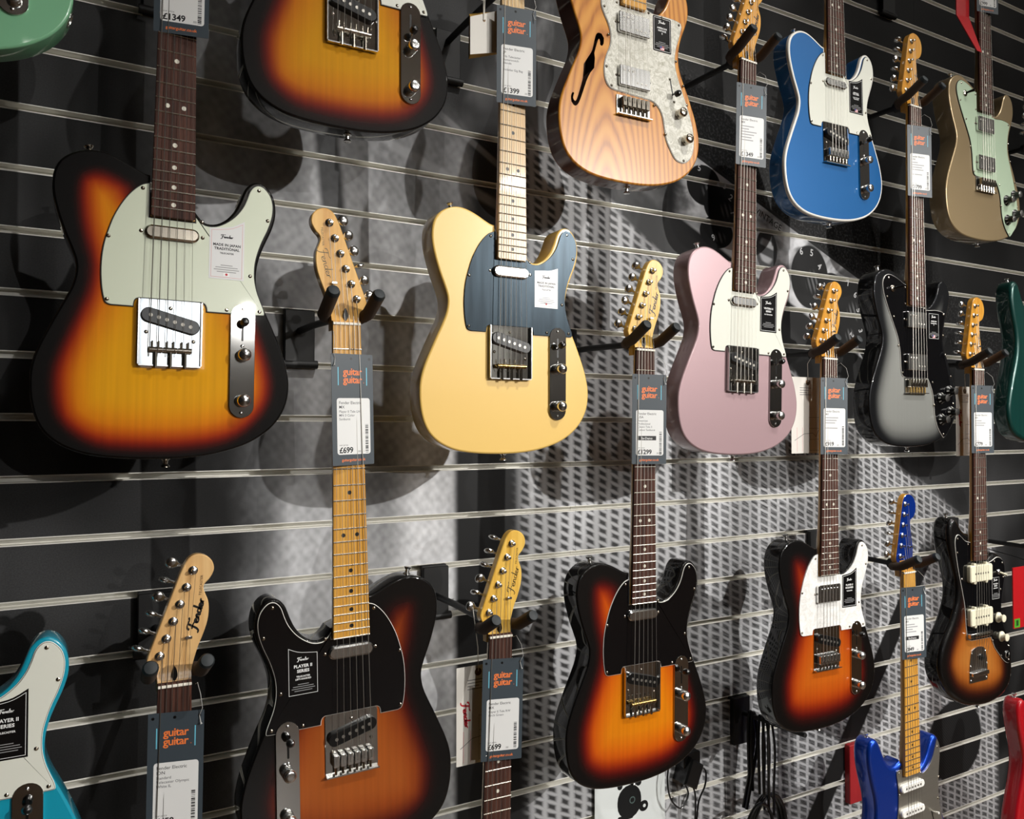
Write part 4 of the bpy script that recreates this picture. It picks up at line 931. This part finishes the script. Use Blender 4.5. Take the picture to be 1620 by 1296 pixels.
price_tag(G1, 'slate price tag reading \u00a31349 on the neck above the left sunburst guitar', '1349', ['Fender Electric', 'JP', '~34', '~30', '~18'], -50, 4)
price_tag(G4, 'slate price tag reading \u00a3699 on the left-handed maple neck', '699', ['Fender Electric', 'MX', 'Player II Tele LH', 'MN 3 Color', 'Sunburst'], -44, 6, -1)
price_tag(G5, 'slate price tag reading \u00a31399 on the butterscotch guitar\u2019s maple neck', '1399', ['Fender Electric', 'JP', '50s Telecaster', 'Butterscotch', 'Blonde', '', 'Includes Gig Bag'], -38, 3)
price_tag(G7, 'slate price tag reading \u00a31349 above the dusty pink guitar', '1349', ['Fender Electric', 'MX', '~30', '~18', '~36', '~30', '~24', '~28'], -48, 3)
price_tag(G8, 'slate price tag with a black Ex-Demo flash reading \u00a31299 beside the pink guitar', '1299', ['Fender Electric', 'USA', 'American', 'Professional', 'Classic Tele 3', 'Colour Sunburst'], -44, 4, demo=True)
price_tag(G10, 'slate price tag reading \u00a31799 above the pewter grey guitar', '1799', ['Fender Electric', 'USA', '~18', '~36', '~30', '~34', '', '~30'], -46, 4)
price_tag(G11, 'slate price tag cut off by the top edge above the tan gold guitar', '999', ['Fender Electric', 'MX', '~30'], -48, 3)
price_tag(G12, 'slate price tag reading \u00a3919 above the orange sunburst guitar', '919', ['Fender Electric', 'MX', '~34', '~30', '~26', '', '~32'], -40, 4)
price_tag(G13, 'slate price tag above the brown offset guitar', '779', ['Fender Electric', 'MX', '~20', '~32', '~28'], -38, 3)
price_tag(G14, 'slate price tag with Ex-Demo flash reading \u00a3849 under the blue headstock', '849', ['Fender Electric', 'MX', '~26', '~34', '~20', '~30'], -31, 3, demo=True)
price_tag(G16, 'large slate price tag reading \u00a3459 at the lower left', '459', ['Fender Electric', 'IDN', 'Standard', 'Telecaster Olympic', 'White IL'], -32, 2)
price_tag(G18, 'slate price tag reading \u00a3699 on the bottom centre neck', '699', ['Fender Electric', 'MX', 'Player II Tele RW', 'Birch Green'], -33, 2)

# ------------------------------------------------------------------ glowing pane and white boards added on the far wall for chrome to reflect
BOARD = mat('white_board', 'e8e8e4', .6)
w1 = shell('added_glow_pane_1', MB().box(730, 1430, -9199, -9190, 2280, 3110), mat('added_pane_glow', (.86, .93, 1), .1, emit=2.2))  # unseen glowing pane, added and sized to whiten a bridge plate's reflection
part('glow_pane_frame', MB().box(690, 730, -9199, -9170, 2240, 3150).box(1430, 1470, -9199, -9170, 2240, 3150).box(730, 1430, -9199, -9170, 2240, 2280).box(730, 1430, -9199, -9170, 3110, 3150), WHITEF, w1)
for i, (x0, x1, z0, z1) in enumerate(((2.6, 3.3, 1.2, 2.0), (4.2, 5.6, 2.1, 3.0))):
    b = part('reflector_board', MB().box(x0 * 1000, x1 * 1000, -9198, -9170, z0 * 1000, z1 * 1000), BOARD, None)
    tag(b, ('small white reflector board added on the unseen far wall', 'wide white reflector board added on the unseen far wall near the right corner')[i], 'reflector board')

# ------------------------------------------------------------------ paper hang tags, signs and cables
PAPER = mat('tag_paper', 'd2cec6', .6); REDI = mat('red_ink', 'b01c2a', .5); PINKI = mat('pink_ink', 'd58a90', .5); EYE = mat('eyelet_brown', '5a4630', .4, .6); STRING = mat('white_cord', 'd8d4ca', .8); REDC = mat('red_card', 'c4161e', .4)
def hang_tag(label, cx, cy, z1, z0, w, top, rz=0, logo_side=-1):
    t = thing('hang_tag', label, 'hang tag', (cx, cy, z1), (0, 0, R(rz)), group='paper hang tags')
    h = (z1 - z0) * 1000
    part('paper', MB().prism(rrect(-w / 2, w / 2, -h, 0, 1), -.3, .3), PAPER, t)
    part('eyelet', MB().lathe([(6.5, 0), (6.5, .4), (4, .9), (3, .5)], (4, -.3, -11), seg=16), EYE, t)
    part('cord', MB().tube([(4, -1, -10), (3, -1, 30), ((top[0] - cx) * 1000, (top[1] - cy) * 1000, (top[2] - z1) * 1000)], .8, 6), STRING, t)
    for k, ln in enumerate((36, 28, 22, 34)): part('print_line', MB().box(-w * .22, -w * .22 + ln, -.4, -.35, -24 - k * 5, -22.8 - k * 5), GREYI, t)
    if logo_side: logo(44, w * .27 * logo_side, -.45, -80, REDI, t, R(84), .085)
    for k in (-.32, -.14): part('rule_line', MB().box(w * k - .4, w * k + .4, -.4, -.35, -h + 4, -h + 56), PINKI, t)
    for k in (.08, .42): part('rule_line', MB().box(w * k - .3, w * k + .3, -.4, -.35, -h + 4, -h + 80), GREYI, t)
    for k in range(4): part('rule_line', MB().box(w * .08, w * .42, -.4, -.35, -h + 6 + k * 24, -h + 6.6 + k * 24), GREYI, t)
    part('signature', MB().tube([(-w * .4, -.45, -h + 28), (-w * .1, -.45, -h + 42), (w * .2, -.45, -h + 44), (w * .3, -.45, -h + 36), (w * .38, -.45, -h + 50)], .45, 5), GREYI, t)
    return t
hang_tag('paper hang tag with red script beside the bottom centre price tag', .602, -.250, 1.200, 1.038, 72, (.590, -.262, 1.300))
hang_tag('signed paper hang tag between the dusty pink guitar and its neighbour\u2019s neck', 1.412, -.245, 1.707, 1.541, 96, (1.436, -.262, 1.780), logo_side=0)
hang_tag('grey paper hang tag beside the offset guitar\u2019s neck', 1.962, -.262, 1.699, 1.526, 70, (1.967, -.275, 1.770))
t = thing('folded_card', 'folded blank card hanging beside the butterscotch guitar\u2019s price tag', 'card', (.613, -.262, 2.305))
part('front_leaf', MB().prism([(-29, -82), (25, -66), (25, 6), (-29, -18)], -.5, .3), PAPER, t)
part('back_leaf', MB().add([(-29, 0, -18), (25, 0, 6), (28, 10, 10), (-26, 10, -8), (-29, 0, -82), (25, 0, -66), (28, 12, -64), (-26, 12, -84)], [(0, 1, 2, 3), (4, 7, 6, 5), (1, 5, 6, 2), (3, 2, 6, 7)]), mat('gold_card', 'b58d3c', .5), t)
part('eyelet', MB().lathe([(2.6, 0), (2.6, .4), (1.5, .6)], (-3, -.5, -18), seg=12), EYE, t)
part('cord', MB().tube([(-3, -1, -18), (-2, -2, 20), (-1, -4, 80)], .8, 6).tube([(-4, -1, -18), (-5, -2, 20), (-1, -4, 80)], .8, 6), STRING, t)
t = thing('red_leaflet', 'red folded leaflet hanging above the tan gold guitar', 'leaflet', (1.98, -.262, 2.66))
part('upper_leaf', MB().prism([(-32, -22), (22, -16), (24, 90), (-32, 90)], -1, 1), REDC, t)
part('lower_leaf', MB().add([(-32, -1, -22), (22, -1, -16), (36, -24, -112), (16, -24, -112), (-32, 1, -22), (22, 1, -16), (36, -22, -112), (16, -22, -112)], [(3, 2, 1, 0), (4, 5, 6, 7), (0, 4, 7, 3), (1, 2, 6, 5), (2, 3, 7, 6)]), REDC, t)
t = thing('red_sign', 'red sign with a green sticker at the right edge', 'sign', (2.50, -.15, 1.107))
part('panel', MB().prism(rrect(-130, 130, -87, 87, 2), -1.5, 1.5), REDC, t); part('price_sticker', MB().box(-126, -98, -1.9, -1.5, -85, -60), mat('green_sticker', '4fae2a', .5), t); part('sticker_print', MB().box(-117, -106, -2.1, -1.9, -80, -64), mat('dark_green_ink', '1d4a12', .5), t)
part('hanging_wire', MB().tube([(0, 1, 86), (0, 60, 100), (0, 146, 112)], 1.6, 6), HANGM, t)
t = thing('red_bracket', 'red metal bracket with two screws behind the royal blue guitar', 'bracket', (1.878, -.001, .667))
part('plate', MB().prism(rrect(-42, 42, -78, 78, 3), -16, 0, 1.5), mat('red_paint', '9a1c22', .5), t)
for z in (28, 6): obj('bracket_screw', M('screw', screw_mb), CHROME, t, (-.012, -.016, z * .001), (0, 0, 0), (1.6, 1.6, 1.6))
t = thing('product_card', 'white product card with a dark round gadget picture, under the glossy sunburst guitar', 'card', (1.112, -.006, .62))
part('sheet', MB().prism(rrect(-98, 98, -120, 262, 3), -1.2, 1.2), mat('glossy_white_card', 'd4d9d8', .25, 0, .4), t)
pic = part('picture_print', MB().prism(capsule(-4, 140, 66, 74), -1.5, -1.2).prism(capsule(-30, 184, 14, 26), -1.52, -1.2).prism(capsule(22, 184, 16, 28), -1.52, -1.2).prism(rrect(-36, 6, 102, 112, 3), -1.52, -1.2).prism(capsule(36, 122, 26, 24), -1.52, -1.2), mat('picture_black', '0d1012', .35), t)
part('picture_ring', ring_mb(capsule(4, 142, 16, 16), 0, 2.4, -1.6, -1.6), mat('picture_grey', '4a5a58', .4), pic); part('picture_gap', MB().lathe([(4, 0), (4, .1)], (38, -1.55, 122), seg=12), mat('glossy_white_card', 'd4d9d8', .25), pic)
t = thing('power_adapter', 'small black power adapter with dangling leads behind the glossy sunburst guitar', 'power adapter', (1.268, 0, .80))
part('housing', MB().prism([(-30, -18), (8, -38), (30, 14), (-6, 38)], -44, -2, 4), BLACKP, t)
part('prong_clip', MB().box(-20, 30, -30, -2, 10, 44, 3), BLACKP, t)
for k, pts in enumerate(([(-20, -30, -20), (-12, -34, -46), (-34, -36, -72), (-62, -34, -48), (-70, -30, -6), (-60, -26, 40)], [(4, -30, -30), (8, -36, -60), (4, -36, -160), (4, -30, -300)], [(16, -30, 10), (38, -36, 0), (36, -38, -34), (14, -38, -76), (8, -36, -180), (8, -30, -300)])):
    c3 = [Vector(p) for p in pts]; sm = []
    for a_ in range(len(c3) - 1):
        p0, p1, p2, p3 = c3[max(a_ - 1, 0)], c3[a_], c3[a_ + 1], c3[min(a_ + 2, len(c3) - 1)]
        for q in range(6):
            u = q / 6; sm.append(.5 * ((2 * p1) + (p2 - p0) * u + (2 * p0 - 5 * p1 + 4 * p2 - p3) * u * u + (3 * p1 - p0 - 3 * p2 + p3) * u ** 3))
    sm.append(c3[-1]); part('lead', MB().tube(sm, 2.1, 8), BLACKP, t)
zt = Z0 - 6 * P
t = thing('wall_hook', 'black slat wall hook carrying a bundle of cables', 'hook', (1.447, 0, zt))
part('wall_plate', MB().prism(rrect(-27, 27, -112, 2, 3), -14, -1.2, 1.5), HANGM, t); part('slot_hook', MB().box(-26, 26, -3, 7, -3.6, 3.4), HANGM, t)
part('arm', MB().tube([(6, -10, -38), (6, -200, -30)], 5.5, 10), HANGM, t)
t = thing('cable_bundle', 'coiled black cables hanging from the wall hook', 'cables', (1.453, 0, zt - .033))
def strand(pts, r):
    c3 = [Vector(p) for p in pts]; sm = []
    for a_ in range(len(c3) - 1):
        p0, p1, p2, p3 = c3[max(a_ - 1, 0)], c3[a_], c3[a_ + 1], c3[min(a_ + 2, len(c3) - 1)]
        for q in range(6):
            u = q / 6; sm.append(.5 * ((2 * p1) + (p2 - p0) * u + (2 * p0 - 5 * p1 + 4 * p2 - p3) * u * u + (3 * p1 - p0 - 3 * p2 + p3) * u ** 3))
    sm.append(c3[-1]); part('cable', MB().tube(sm, r, 8), BLACKP, t)
for k, (y, r) in enumerate(((-34, 4), (-44, 4), (-66, 3.4), (-80, 3.4), (-96, 3))):
    s_ = -1 if k < 2 else .4
    strand([(-3, y, -180), (-6, y, -60), (-3, y, -4), (0, y, 5), (5, y - 2, -6), (8 + k, y - 4, -70), (6 + 14 * s_, y, -160), (2 + 26 * s_, y, -220)], r)
for k in range(4):
    cx_, rr = (20, 46) if k < 3 else (-24, 36); y = -60 - k * 8
    strand([(cx_ + (rr + k * 3) * math.cos(a_), y + 5 * math.sin(a_ * 2), -245 + (rr * 1.25 + k * 3) * math.sin(a_)) for a_ in [R(d) for d in range(80, 441, 30)]], 4)
